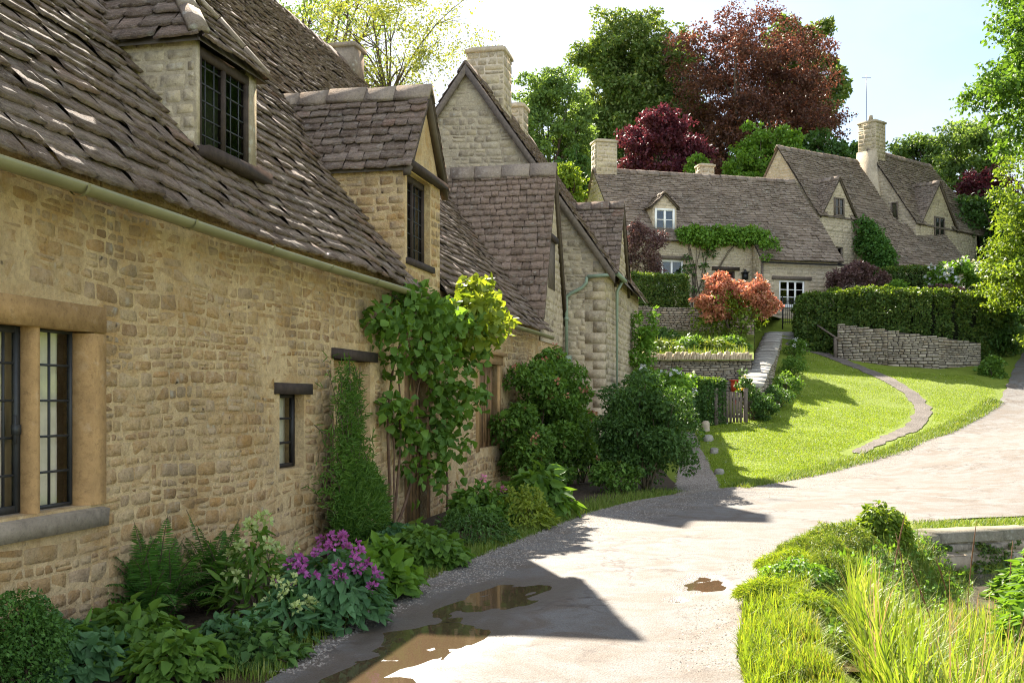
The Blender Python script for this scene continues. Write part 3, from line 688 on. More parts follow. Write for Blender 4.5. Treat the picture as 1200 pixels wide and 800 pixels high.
# ------------------------------------------------------------------ cottages up the hill
def plain_shell(mb, F, a, b, pf, pb, zb, ef, eb, pr, zr, holes=()):
    """front, back and the two gable walls"""
    wall_sheet(mb, F.wall(pf), a, b, zb, ef, holes, .18)
    mb.add(F.back(pb).P([-b, -a, -a, -b], [zb, zb, eb, eb]), [np.arange(4)])
    mb.poly(F.gable(a).P([pb, pf, pf, pr, pb], [zb, zb, ef, zr, eb])); mb.poly(F.gable2(b).P([-pf, -pb, -pb, -pr, -pf], [zb, zb, eb, zr, ef]))
FD = Frame(3.88, 50., .965, .262)                # ridge line of the middle cottage
ZD, TD = 12.45, 1.1; PA, PB = 3.2, 3.9; LD = 10.4; SPL = 6.44; ZB = 4.6
mid = thing('hillside_cottage', 'cottage with white casements, creeper over its door, long slate roof up the slope', 'cottage', FD.P(0, 3.2, 5.3))
mb = MB(); zA = ZD-PA*TD; zB = ZD-PB*TD
wD1 = (1.5, 3.05, 6.7, 7.95); dD1 = (4.62, 5.58, 5.2, 7.55); wD2 = (7.42, 8.72, 5.95, 7.12)
plain_shell(mb, FD, 0, SPL, PA, -PA, ZB, zA, zA, 0, ZD-.05, [wD1, dD1]); plain_shell(mb, FD, SPL, LD, PB, -PA, ZB, zB, zA, 0, ZD-.05, [wD2])
mb.build('wall', M['mortargrey'], mid)
sb = MB(); kw = dict(h=(.12, .22), asp=(1.3, 2.8), proud=(.002, .012), gap=.012)
stones(sb, FD.wall(PA), [(0, ZB), (SPL, ZB), (SPL, zA), (0, zA)], [rect((1.35, 3.2, 6.6, 8.1)), rect((4.5, 5.7, 5, 7.7))], seed=81, **kw); stones(sb, FD.wall(PB), [(SPL, ZB), (LD, ZB), (LD, zB), (SPL, zB)], [rect((7.2, 8.9, 5.85, 7.32))], seed=82, **kw)
stones(sb, FD.gable(0), [(-PA, ZB), (PA, ZB), (PA, zA), (0, ZD-.1), (-PA, zA)], seed=83, **kw)
stones(sb, FD.gable(SPL), [(PA, ZB), (PB, ZB), (PB, zB), (PA, zA)], seed=84, **kw); sb.build('rubble_stones', M['farstone'], mid, True)
kD = math.hypot(1, TD); rm = MB()
sl_kw = dict(expo=(.2, .14), wid=(.25, .55), th=.03)
rp = FD.roof(PA+.2, zA-.2*TD+.05, TD); LA = (PA+.2)*kD
slates(rm, rp, [(-.12, 0), (SPL+.02, 0), (SPL+.02, LA), (-.12, LA)], [[(1.75, .3), (2.95, .3), (2.95, 1.2), (2.35, 1.9), (1.75, 1.2)]], seed=85, sag=.08, **sl_kw)
rp = FD.roof(PB+.2, zB-.2*TD+.05, TD); LB = (PB+.2)*kD
slates(rm, rp, [(SPL-.02, 0), (LD+.25, 0), (LD+.05, LB), (SPL-.02, LB)], seed=86, sag=.08, **sl_kw)
rp = FD.roofback(-PA-.2, zA-.2*TD+.05, TD); rm.poly(rp.P([-LD, .12, .12, -LD], [0, 0, LA, LA]))
rf = rm.build('roof', [M['slatefar'], M['underlay']], mid)
rd = MB(); ridge(rd, FD.P(-.12, 0, ZD+.07), FD.P(LD+.05, 0, ZD+.07), 1, 1, seed=49); rd.build('ridge', M['slatefar'], rf)
chimney(rf, FD.P(.5, -.1, 0), 1.0, .8, ZD-1.2, 13.75, FD); chimney(rf, FD.P(6.2, -1.2, 0), .72, .6, ZD-1.6, 13.2, FD)
w1 = window(mid, FD.wall(PA), *wD1, lights=3, cols=1, rows=2, fr=.09, bar=.035)
for (a, b, z, p) in ((1.25, 3.35, 7.96, PA), (7.05, 9.05, 7.14, PB)):
    l = MB(); pbox(l, FD.wall(p), a, b, z, z+.16, -.1, .05); l.build('lintel', M['greywood'], mid)
w2 = window(mid, FD.wall(PB), *wD2, lights=3, cols=1, rows=3, fr=.085, bar=.035)
l = MB(); pbox(l, FD.wall(PB), 7.36, 8.78, 5.88, 5.95, -.1, .06); l.build('sill', M['white'], w2)
l = MB(); pl = FD.wall(PA)
for i in range(5): pbox(l, pl, 4.7+.16*i+.004, 4.86+.16*i-.004, 5.2, 7.45, -.14, -.1)
dd = l.build('door', M['red'] if False else mat_plain('brown_red_door_paint', (.085, .022, .014), .6), mid)
l = MB(); pbox(l, pl, 4.62, 4.7, 5.2, 7.55, -.15, -.03); pbox(l, pl, 5.5, 5.58, 5.2, 7.55, -.15, -.03); pbox(l, pl, 4.7, 5.5, 7.45, 7.55, -.15, -.03); pbox(l, pl, 4.45, 5.8, 7.56, 7.72, -.05, .06); l.build('door_frame', M['darkwood'], dd)
l = MB(); c_ = FD.P(6.02, PA+.16, 7.15); l.box(c_-FD.d*.1-FD.n*.1, FD.d*.2, FD.n*.2, V3(0, 0, .3)); l.box(c_-FD.d*.14-FD.n*.14+V3(0, 0, .3), FD.d*.28, FD.n*.28, V3(0, 0, .05)); l.tube([c_+V3(0, 0, .33), c_+V3(0, 0, .48)], [.1, .02], 6); l.tube([c_+V3(0, 0, .45), c_+V3(0, 0, .5)-FD.n*.16], .02, 5)
l.build('lantern', M['black'], mid)
l = MB(); l.tube([FD.P(SPL+.1, PB+.08, zB-.1), FD.P(SPL+.1, PB+.08, 5)], .05); l.build('downpipe', M['greywood'], mid)
gutter(mid, FD, SPL, LD+.2, PB+.26, zB-.26, mat='iron', brackets=False)
# its dormer
def gable_dormer(parent, F, s, half, pf, ze, t, zb, win, zmain, tmain, mat_s, mat_r, seed, wk, cheeks=True, over=.12, wm='mortargrey'):
    mb = MB(); sb = MB(); fp = F.wall(pf); zt = ze+half*t
    wall_sheet(mb, fp, s-half, s+half, zb, ze, [win] if win[3] < ze else [(win[0], win[1], win[2], ze-.01)], .15)
    mb.poly(fp.P([s-half, s+half, s], [ze, ze, zt-.04]))
    if cheeks:
        for fl, a in ((False, s-half), (True, s+half)): cheek(mb, None, F, a, pf, zb, ze, zmain, tmain, fl, seed)
    dm = mb.build('dormer', M[wm], parent)
    stones(sb, fp, [(s-half, zb), (s+half, zb), (s+half, ze), (s, zt-.1), (s-half, ze)], [rect((win[0]-.06, win[1]+.06, win[2]-.1, win[3]+.12))], seed=seed, h=(.12, .2), proud=(.002, .01)); sb.build('gable_stones', M[mat_s], dm, True)
    hm = MB(); zr, pb = dormer_slopes(hm, F, s, half+.12, pf, ze+.03, t, zmain, tmain, seed=seed+2, drop=.12*t, expo=(.18, .13), over=over); hm.build('dormer_roof', [M[mat_r], M['underlay']], dm)
    rd = MB(); ridge(rd, F.P(s, pf+over, zr+.03), F.P(s, pb-.2, zr+.03), t*.9, t*.9, L=.5, seed=seed, w=.13); rd.build('ridge_stones', M[mat_r], dm)
    f = MB(); a, b, c, d = win; fr = wk.get('fr', .06); n = wk.get('n', .0)
    if not cheeks: q = MB(); pbox(q, fp, a+.01, b-.01, c+.01, d-.01, -.018, n+.008); q.build('dark_room_panel', M['room'], dm)  # dark panel over the wall, room shade put into its colour
    pbox(f, fp, a, a+fr, c, d, n, n+.06); pbox(f, fp, b-fr, b, c, d, n, n+.06); pbox(f, fp, a+fr, b-fr, c, c+fr, n, n+.06); pbox(f, fp, a+fr, b-fr, d-fr, d, n, n+.06); pbox(f, fp, (a+b)/2-fr*.5, (a+b)/2+fr*.5, c+fr, d-fr, n, n+.058)
    for r in range(1, wk.get('rows', 2)): y = c+(d-c)*r/wk.get('rows', 2); pbox(f, fp, a+fr, b-fr, y-.018, y+.018, n+.01, n+.04)
    f.build('window_frame', M[wk.get('fm', 'white')], dm)
    g = MB(); g.poly(fp.P([a, b, b, a], [c, c, d, d], n+.02)); g.build('pane', M['darkglass'], dm)
    g = MB(); pbox(g, fp, a-.06, b+.06, c-.07, c, -.05, .06); g.build('sill', M[wk.get('fm', 'white')], dm)
    return dm
zm = zA+TD*PA
gable_dormer(mid, FD, 2.34, .58, 2.75, 10.4, .95, 9.15, (1.86, 2.82, 9.3, 10.3), zm, TD, 'farstone', 'slatefar', 91, dict(fr=.1, rows=2, n=-.02), wm='chimney')

# upper gabled cottage
FE = Frame(13.5, 54., .843, .537); ZE, TE = 14.45, 1.41; PE = 2.62; LE = 5.9; eE = ZE-PE*TE
up = thing('upper_cottage', 'steep gabled cottage with dormer over an ivy wall, right of the middle cottage', 'cottage', FE.P(0, PE, 6.8))
mb = MB(); wE = (1.05, 1.72, 8.3, 9.25)
plain_shell(mb, FE, 0, LE, PE, -PE, 5.5, eE, eE, 0, ZE-.05, [wE]); PK = 4.5; zk = ZE-TE*PE-(PK-PE)*1.25
wall_sheet(mb, FE.wall(PK), 2.75, LE+3.5, 5.5, zk, [], .1); mb.poly(FE.gable(2.75).P([PE, PK, PK, PE], [5.5, 5.5, zk, eE])); mb.build('wall', M['mortargrey'], up)
sb = MB(); stones(sb, FE.gable(0), [(-PE, 6), (PE, 6), (PE, eE), (0, ZE-.1), (-PE, eE)], seed=101, **kw); stones(sb, FE.wall(PE), [(0, 6), (2.75, 6), (2.75, eE), (0, eE)], [rect((.95, 1.8, 8.2, 9.4))], seed=102, **kw); stones(sb, FE.wall(PK), [(2.75, 6), (LE+3.5, 6), (LE+3.5, zk), (2.75, zk)], seed=103, **kw)
sb.build('rubble_stones', M['farstone'], up, True)
rm = MB(); kE = math.hypot(1, TE); rp = FE.roof(PE+.12, eE-.12*TE+.05, TE); L_ = (PE+.12)*kE
slates(rm, rp, [(-.12, 0), (LE, 0), (LE, L_), (-.12, L_)], [[(.15, -1), (2.6, -1), (1.38, 2.6)]], seed=104, sag=.06, **sl_kw)
kk = math.hypot(1, 1.25); rp = FE.roof(PK+.2, zk-.2*1.25+.05, 1.25); slates(rm, rp, [(2.7, 0), (LE+3.5, 0), (LE+3.5, (PK+.2-PE)*kk), (2.7, (PK+.2-PE)*kk)], seed=105, **sl_kw)
rp = FE.roofback(-PE-.12, eE-.12*TE+.05, TE); rm.poly(rp.P([-LE, .12, .12, -LE], [0, 0, L_, L_])); rf = rm.build('roof', [M['slatefar'], M['underlay']], up)
rd = MB(); ridge(rd, FE.P(-.12, 0, ZE+.07), FE.P(LE, 0, ZE+.07), 1.2, 1.2, seed=59); rd.build('ridge', M['slatefar'], rf)
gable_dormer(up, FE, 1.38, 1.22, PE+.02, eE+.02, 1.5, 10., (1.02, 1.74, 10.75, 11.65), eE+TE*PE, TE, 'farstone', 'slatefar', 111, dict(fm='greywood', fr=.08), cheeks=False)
window(up, FE.wall(PE), *wE, lights=2, rows=2, fr=.08, fm='greywood', n=-.1)

# far right cottage
FF = Frame(19.06, 57., .778, .628); ZF, TF = 15.0, 1.5; PF = 2.75; LF = 6.2; eF = ZF-PF*TF
fr_ = thing('upper_cottage', 'rightmost cottage, tall chimney on its gable and a dormer half hidden by trees', 'cottage', FF.P(0, PF, 7))
mb = MB(); plain_shell(mb, FF, 0, LF, PF, -PF, 5.5, eF, eF, 0, ZF-.05); mb.build('wall', M['mortargrey'], fr_)
sb = MB(); stones(sb, FF.gable(0), [(-PF, 7), (PF, 7), (PF, eF), (0, ZF-.1), (-PF, eF)], [rect((1.35, 1.75, 11.1, 12.1))], seed=121, **kw); stones(sb, FF.wall(PF), [(0, 6.5), (LF, 6.5), (LF, eF), (0, eF)], seed=122, **kw); sb.build('rubble_stones', M['farstone'], fr_, True)
rm = MB(); kF = math.hypot(1, TF); rp = FF.roof(PF+.12, eF-.12*TF+.05, TF); L_ = (PF+.12)*kF
slates(rm, rp, [(-.12, 0), (LF+1.2, 0), (LF, L_), (-.12, L_)], [[(.3, -1), (4.0, -1), (2.25, 2.8)]], seed=123, sag=.06, **sl_kw)
rp = FF.roofback(-PF-.12, eF-.12*TF+.05, TF); rm.poly(rp.P([-LF, .12, .12, -LF], [0, 0, L_, L_])); rm.add([FF.P(LF, 0, ZF), FF.P(LF+1.2, PF+.1, eF), FF.P(LF+1.2, -PF, eF)], [np.arange(3)])
rf = rm.build('roof', [M['slatefar'], M['underlay']], fr_)
rd = MB(); ridge(rd, FF.P(-.12, 0, ZF+.07), FF.P(LF, 0, ZF+.07), 1.2, 1.2, seed=69); rd.build('ridge', M['slatefar'], rf)
cm = chimney(fr_, FF.P(.45, -.1, 0), .95, 1.05, ZF-.9, 16.5, FF, mat='greystone')
br = MB(); gl = FF.gable(0); v_ = [gl.P(x, z, n) for x, z, n in ((-1.1, 10, .25), (.9, 10, .25), (.5, ZF, .12), (-.65, ZF, .12), (-1.1, 10, 0), (.9, 10, 0), (.5, ZF, 0), (-.65, ZF, 0))]
br.add(v_, [np.array([[0, 1, 2, 3], [1, 5, 6, 2], [4, 0, 3, 7], [3, 2, 6, 7]])]); br.build('chimney_breast', M['greystone'], fr_)
pt = MB(); c_ = FF.P(.35, -.1, 16.7); pt.tube([c_, c_+V3(0, 0, .28)], [.13, .1], 10); pt.build('chimney_pot', M['greystone'], cm)
at_ = MB(); at_.tube([c_+V3(-.2, .1, 0), c_+V3(-.2, .1, 2.5)], .018, 5); at_.tube([c_+V3(-.45, .1, 2.35), c_+V3(.05, .1, 2.35)], .012, 4); at_.build('aerial', M['iron'], cm)
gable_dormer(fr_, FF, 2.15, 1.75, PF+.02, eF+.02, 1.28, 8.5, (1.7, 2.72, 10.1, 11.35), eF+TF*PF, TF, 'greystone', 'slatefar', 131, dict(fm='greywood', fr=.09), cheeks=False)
window(fr_, FF.gable(0), 1.35, 1.75, 11.15, 12.05, 1, 1, 2, fr=.07, fm='greywood', n=.02)

# small roof between the two
FG = Frame(12.7, 63., .9, .42); sm_ = thing('outbuilding', 'small slate roofed gable peeping up behind the middle cottage ridge', 'outbuilding', FG.P(0, 1, 8))
mb = MB(); zg, tg, pg = 14.9, .9, 1.7; eg = zg-pg*tg; plain_shell(mb, FG, 0, 4, pg, -pg, 8, eg, eg, 0, zg-.05); mb.build('wall', M['farstone'], sm_)
rm = MB(); rp = FG.roof(pg+.15, eg-.1, tg); L_ = (pg+.15)*math.hypot(1, tg); slates(rm, rp, [(-.15, 0), (4, 0), (4, L_), (-.15, L_)], seed=141, **sl_kw); rp = FG.roofback(-pg-.15, eg-.1, tg); slates(rm, rp, [(-4, 0), (.15, 0), (.15, L_), (-4, L_)], seed=142, **sl_kw); rm.build('roof', [M['slatefar'], M['underlay']], sm_)
# ------------------------------------------------------------------ the land
CP = [(-4, -6, 0), (0, -6, 0), (3, -6, 0), (-3, 5, 0), (0, 5, 0), (3, 5, 0), (8, 4, 0), (-2, 12, 0), (1, 12, 0), (5, 14, .0), (0, 18, 0), (3, 18, 0), (-6, 10, 0), (-8, 22, 0), (-12, 12, .2), (-12, 30, .5),
      (2.2, 25.5, -.05), (4.45, 20.6, .02), (8, 25, .15), (12, 30, .69), (15.96, 35, 1.51), (18.7, 39, 2.43), (7, 14.5, .03), (11.5, 24, .6), (8.8, 21.5, .07), (10, 15, .1), (14, 18, .5), (17, 27, 1.2),
      (6.2, 30, 1.0), (5.06, 28, .8), (3.8, 29, .5), (8.8, 32, 1.39), (11.8, 44, 3.76), (13.1, 41, 2.96), (12.8, 33, 1.2), (16.4, 38, 2.26), (13.07, 43, 3.4), (17, 40, 2.7),
      (4, 34, 1.3), (7, 36, 2.2), (4, 41, 3.6), (8, 41, 3.7), (5, 46.5, 5.1), (10, 46.5, 5.1), (14.5, 49, 5.5), (16, 52, 6.6), (21, 55, 7.1), (25, 50, 6.0), (24, 45, 4.4), (24, 40, 3.4), (30, 60, 8.2),
      (5, 60, 7.2), (-5, 45, 2.6), (-15, 60, 4.5), (15, 70, 9.2), (0, 80, 9), (25, 85, 11), (-40, 80, 6), (60, 80, 12), (50, 40, 5), (40, 20, 1.6), (30, 10, .6), (0, 120, 13), (50, 130, 15), (-50, 130, 12), (-40, 20, .5), (20, 0, 0), (-10, -8, 0)]
_c = np.array(CP, float)
def _U(r): return np.where(r > 1e-9, r*r*np.log(r+1e-12), 0)
def _fit():
    n = len(_c); K = _U(np.linalg.norm(_c[:, None, :2]-_c[None, :, :2], axis=2))+np.eye(n)*1.5
    P = np.c_[np.ones(n), _c[:, :2]]; A = np.zeros((n+3, n+3)); A[:n, :n] = K; A[:n, n:] = P; A[n:, :n] = P.T
    return np.linalg.solve(A, np.r_[_c[:, 2], 0, 0, 0])
_w = _fit()
DITCH_W = np.array([(1.5, -4), (1.75, 5), (1.95, 6.4), (2.4, 8), (3.0, 9.7), (3.8, 11.3), (4.75, 12.72)])
DITCH_N = np.array([(4.75, 12.80), (7.3, 13.55), (11, 14.5)])
def seg_dist(P, L):
    d = np.full(len(P), 1e9); sgn = np.zeros(len(P))
    for a, b in zip(L, L[1:]):
        ab = b-a; t = np.clip(((P-a)@ab)/(ab@ab), 0, 1); q = a+t[:, None]*ab; r = np.linalg.norm(P-q, axis=1)
        cr = ab[0]*(P[:, 1]-a[1])-ab[1]*(P[:, 0]-a[0]); m = r < d; d[m] = r[m]; sgn[m] = np.sign(cr[m])
    return d, sgn
def sstep(x): x = np.clip(x, 0, 1); return x*x*(3-2*x)
_flat = lambda u, v: ((u-600)/FPX*EYE*FPX/(v-HOR), EYE*FPX/(v-HOR))
PUDS = [(*_flat(u, v), a, b, r, d) for u, v, a, b, r, d in ((590, 700, .30, .62, -.5, .03), (545, 716, .22, .42, -.6, .022), (508, 750, .30, .55, -.35, .034), (455, 776, .2, .26, -.4, .026), (430, 800, .26, .3, -.4, .03), (832, 687, .19, .40, -.15, .036), (792, 705, .06, .08, 0, .022))]
def pudd(x, y):
    r = np.zeros(len(x)); m = (x > -3) & (x < 3) & (y > 4.5) & (y < 11)
    if not m.any(): return r
    X, Y = x[m], y[m]; f = np.zeros(len(X))
    for cx, cy, a, b, ro, d in PUDS:
        c, s = math.cos(ro), math.sin(ro); u = (X-cx)*c+(Y-cy)*s; v = -(X-cx)*s+(Y-cy)*c; f = np.maximum(f, d*np.exp(-((u/a)**2+(v/b)**2)*.8))
    w = np.zeros(len(X))
    for cx, cy, a, b, ro, d in PUDS:
        c, s = math.cos(ro), math.sin(ro); u = (X-cx)*c+(Y-cy)*s; v = -(X-cx)*s+(Y-cy)*c; w = np.maximum(w, np.exp(-((u/a)**2+(v/b)**2)*.33))
    k = f > .002; n = np.zeros(len(X)); Q = np.c_[X[k], Y[k], np.zeros(k.sum())]
    if k.any(): n[k] = .6*vnoise(Q, 2.6, 4)+.5*vnoise(Q, 6, 1)+.3*vnoise(Q, 14, 2)
    r[m] = np.clip(f*(.82+1.35*n), 0, .05)+.0075*w*(w > .12); return r
def terr(x, y):
    x = np.atleast_1d(np.asarray(x, float)); y = np.atleast_1d(np.asarray(y, float)); sh = x.shape; x = x.ravel(); y = y.ravel()
    xc = np.clip(x, -60, 70); yc = np.clip(y, -8, 130)
    r = np.sqrt((xc[:, None]-_c[None, :, 0])**2+(yc[:, None]-_c[None, :, 1])**2)
    z = _U(r)@_w[:-3]+_w[-3]+_w[-2]*xc+_w[-1]*yc
    P = np.c_[x, y]
    flat = sstep((23-y)/6)*sstep((6.5-x)/3); z = z*(1-flat)
    d, s = seg_dist(P, DITCH_W); ww = np.where(s < 0, sstep(d/.75), 0); d2, s2 = seg_dist(P, DITCH_N); wn = np.where(s2 < 0, sstep(d2/.12), 0)
    z = z-.52*ww*wn*sstep((12-x)/3)
    z = z-pudd(x, y)
    z = z+.14*np.where(s > 0, np.exp(-((d-.35)/.4)**2), 0)*sstep((12.2-y)/1.5)*sstep((x-1.2)/.8)
    return z.reshape(sh)
def tz(x, y): return float(terr([x], [y])[0])
PUD = [(u_, v_, r_) for u_, v_, r_ in ((1, 1, 1),)]
def hit(u, v, y0=5., y1=90.):
    """where the ground lies along a sight line of the photograph"""
    Y = np.linspace(y0, y1, 1400); P = img(u, v, Y[:, None])if False else np.c_[(u-600)/FPX*Y, Y, EYE+(HOR-v)/FPX*Y]
    k = np.argmax(P[:, 2] < terr(P[:, 0], P[:, 1])+1e-4); return P[k]

def axis(parts):
    return np.unique(np.concatenate([np.arange(a, b, s) for a, b, s in parts]))
xs = axis([(-600, -60, 60), (-60, -12, 4), (-12, -3, 1), (-3, 8, .14), (8, 24, .3), (24, 70, 3), (70, 700, 70)]); ys = axis([(-40, -4, 4), (-4, 4, .5), (4, 16, .14), (16, 50, .3), (50, 130, 3), (130, 900, 70)])
GX, GY = np.meshgrid(xs, ys); GZ = terr(GX.ravel(), GY.ravel()).reshape(GX.shape)
nx, ny = len(xs), len(ys); i = np.arange(ny-1)[:, None]*nx; j = np.arange(nx-1)[None]
g = MB(); g.add(np.stack([GX, GY, GZ], -1).reshape(-1, 3), [np.stack([i+j, i+j+1, i+nx+j+1, i+nx+j], -1).reshape(-1, 4)])

def mat_ground():
    m, nt, nd, lk = new_mat('grass_ground'); co = geo_pos(nt)
    n1 = noise_tex(nt, co, .5, 5, .6); n2 = noise_tex(nt, co, 30, 5, .75); n3 = noise_tex(nt, co, 3, 5, .7)
    c = mixc(nt, n1, (.11, .16, .018), (.17, .21, .028)); c = mixc(nt, maprange(nt, n3, .4, .7, 0, .7), c, (.20, .25, .035)); c = mixc(nt, maprange(nt, n2, .45, .75, 0, .6), c, (.085, .085, .022))
    p = bsdf(nt, c, .95, n2, .6, .04, .1); out(nt, p.outputs[0]); return m
def mat_road():
    m, nt, nd, lk = new_mat('worn_tarmac'); co = geo_pos(nt)
    n1 = noise_tex(nt, co, .55, 6, .62, .4); n2 = noise_tex(nt, co, 4.5, 6, .7); n3 = noise_tex(nt, co, 60, 4, .8); n4 = noise_tex(nt, co, 1.6, 4, .6, 1.)
    v = N(nt, 'ShaderNodeTexVoronoi', Scale=70); lk.new(co, v.inputs[0])
    c = mixc(nt, maprange(nt, n1, .35, .65), (.125, .116, .104), (.18, .173, .16))
    c = mixc(nt, maprange(nt, n4, .47, .60, 0, .85), c, (.115, .088, .064)); c = mixc(nt, maprange(nt, n2, .46, .68, 0, .75), c, (.115, .09, .068))
    c = mixc(nt, maprange(nt, n3, .46, .7, 0, .85), c, (.08, .066, .053)); c = mixc(nt, maprange(nt, v.outputs[0], .0, .3, .5, 0), c, (.46, .42, .36))
    w = N(nt, 'ShaderNodeTexVoronoi', Scale=.9); w.feature = 'DISTANCE_TO_EDGE'
    mp = N(nt, 'ShaderNodeVectorMath', operation='ADD'); nn = N(nt, 'ShaderNodeTexNoise', Scale=2.5, Detail=5); lk.new(co, nn.inputs[0]); lk.new(co, mp.inputs[0]); lk.new(nn.outputs[1], mp.inputs[1]); lk.new(mp.outputs[0], w.inputs[0])
    cr = math_(nt, 'MULTIPLY', maprange(nt, w.outputs[0], .0, .03, .9, 0), maprange(nt, n1, .46, .54)); c = mixc(nt, cr, c, (.07, .055, .045))
    h = math_(nt, 'ADD', math_(nt, 'MULTIPLY', n3, .4), math_(nt, 'ADD', n2, math_(nt, 'MULTIPLY', v.outputs[0], -.3)))
    sz = nt.nodes.new('ShaderNodeSeparateXYZ'); lk.new(co, sz.inputs[0]); wet = math_(nt, 'MULTIPLY', maprange(nt, math_(nt, 'ADD', sz.outputs[2], math_(nt, 'MULTIPLY', n2, .006)), .0145, .0215, 1, 0), maprange(nt, sz.outputs[1], 11, 12, 1, 0))
    c = mixc(nt, math_(nt, 'MULTIPLY', wet, .8), c, (.075, .058, .042))
    p = bsdf(nt, c, math_(nt, 'SUBTRACT', maprange(nt, n1, .3, .7, .75, .92), math_(nt, 'MULTIPLY', wet, .35)), h, .7, .018, .25); out(nt, p.outputs[0]); return m
def mat_gravel(name, a, b):
    m, nt, nd, lk = new_mat(name); co = geo_pos(nt); v = N(nt, 'ShaderNodeTexVoronoi', Scale=26); lk.new(co, v.inputs[0])
    r = ramp(nt, [(0, a), (1, b)]); lk.new(v.outputs[1], r.inputs[0]); n = noise_tex(nt, co, 1.5, 5, .6); c = mixc(nt, maprange(nt, n, .4, .7, 0, .6), r.outputs[0], tuple(x*.6 for x in a))
    p = bsdf(nt, c, .95, math_(nt, 'MULTIPLY', v.outputs[0], -1), .7, .02, .15); out(nt, p.outputs[0]); return m
def mat_water(name, col, rough=.03):
    m, nt, nd, lk = new_mat(name); co = geo_pos(nt); n = noise_tex(nt, co, 9, 3, .5); p = bsdf(nt, col, rough, n, .03, .01, .55); out(nt, p.outputs[0]); return m
M['ground'] = mat_ground(); M['road'] = mat_road(); M['gravel'] = mat_gravel('gravel_path', (.19, .15, .105), (.33, .27, .20)); M['soil'] = mat_gravel('bed_soil', (.045, .032, .02), (.085, .062, .04)); M['pathm'] = mat_gravel('trodden_path', (.12, .10, .082), (.18, .155, .13))
M['puddle'] = mat_water('puddle_water', (.075, .05, .028)); M['stream'] = mat_water('stream_water', (.10, .085, .06), .08); M['mud'] = mat_gravel('wet_road_rim', (.12, .10, .08), (.2, .17, .135))
gr = g.build('ground', M['ground'], None, True); tag(gr, kind='structure')

def spline(pts, n):
    pts = np.asarray(pts, float); d = np.r_[0, np.cumsum(np.linalg.norm(np.diff(pts, axis=0), axis=1))]; t = np.linspace(0, d[-1], n)
    L = np.c_[[np.interp(t, d, pts[:, k]) for k in range(pts.shape[1])]].T
    for _ in range(3): L[1:-1] = (L[:-2]+2*L[1:-1]+L[2:])/4
    return L
def strip(name, A, B, mat, lift, n=160, m=24, jag=.05, kind='structure', jl=1., jr=1.):
    A = spline(A, n); B = spline(B, n); T = np.linspace(0, 1, m)
    ja = jag*vnoise(np.c_[A, np.zeros(n)], 1.7, 3)+jag*.5*vnoise(np.c_[A, np.zeros(n)], 6, 8); jb = jag*vnoise(np.c_[B, np.zeros(n)], 1.7, 5)+jag*.5*vnoise(np.c_[B, np.zeros(n)], 6, 2)
    D = B-A; D /= np.linalg.norm(D, axis=1)[:, None]; A = A+D*ja[:, None]*jl; B = B+D*jb[:, None]*jr
    P = A[:, None]*(1-T)[None, :, None]+B[:, None]*T[None, :, None]; z = terr(P[..., 0], P[..., 1])+lift
    V = np.concatenate([P, z[..., None]], -1).reshape(-1, 3); i = np.arange(n-1)[:, None]*m; j = np.arange(m-1)[None]
    mb = MB(); f = np.stack([i+j, i+j+1, i+m+j+1, i+m+j], -1).reshape(-1, 4)
    a, b, c = V[f[0, 0]], V[f[0, 1]], V[f[0, 2]]
    if np.cross(b-a, c-a)[2] < 0: f = f[:, ::-1]
    mb.add(V, [f]); o = mb.build(name, mat, None, True); return tag(o, kind=kind)
uv = lambda L: [hit(u, v)[:2] for u, v in L]
ROAD_L = [(-3.2, -6), (-2.4, -1), (-2.0, 3), *uv([(330, 790), (400, 735), (480, 690), (560, 655), (640, 622), (690, 602), (745, 588), (800, 579), (842, 573), (870, 571), (930, 561), (1000, 545), (1060, 528), (1100, 510), (1150, 487), (1172, 470)]), (19.3, 41), (24, 48), (32, 56)]
ROAD_R = [(1.9, -6), (1.2, -1), (1.15, 3), *uv([(868, 798), (868, 760), (874, 718), (888, 690), (905, 665), (930, 642), (965, 628), (1010, 618), (1062, 612), (1120, 609), (1200, 606)]), (11, 16.5), (16, 20), (21, 27), (25, 36), (30, 44), (40, 52)]
strip('road', ROAD_L, ROAD_R, M['road'], .02, 520, 90, .07)
PATH_A = uv([(842, 574), (838, 560), (828, 540), (818, 522), (812, 508)]); PATH_B = uv([(792, 582), (794, 560), (796, 540), (797, 520), (798, 506)])
strip('gravel_path', PATH_A, PATH_B, M['gravel'], .024, 60, 12, .06)
fp_ = uv([(922, 402), (945, 408), (975, 418), (1010, 432), (1045, 447), (1070, 463), (1083, 480), (1075, 497), (1045, 512), (1020, 524), (1002, 531)])
fp_ = spline(fp_, 80); tn = np.gradient(fp_, axis=0); tn /= np.linalg.norm(tn, axis=1)[:, None]; nr = np.c_[-tn[:, 1], tn[:, 0]]; wd = np.linspace(.34, .17, 80)[:, None]
strip('footpath', fp_+nr*wd, fp_-nr*wd, M['pathm'], .02, 120, 8, .12)
bed_a = [F0.P(s, .02, 0)[:2] for s in (2, 8, 14, 20, 25)]+[(2.4, 26.2), (3.6, 26)]; bed_b = [(-1.9, 2), *uv([(330, 790), (480, 690), (600, 640), (690, 602)]), (2.9, 18.6), (3.6, 20)]
bed_b = [np.array(p)+V3(-.35, .1) for p in bed_b]
strip('flower_bed', bed_a, bed_b, M['soil'], .008, 120, 10, .08)

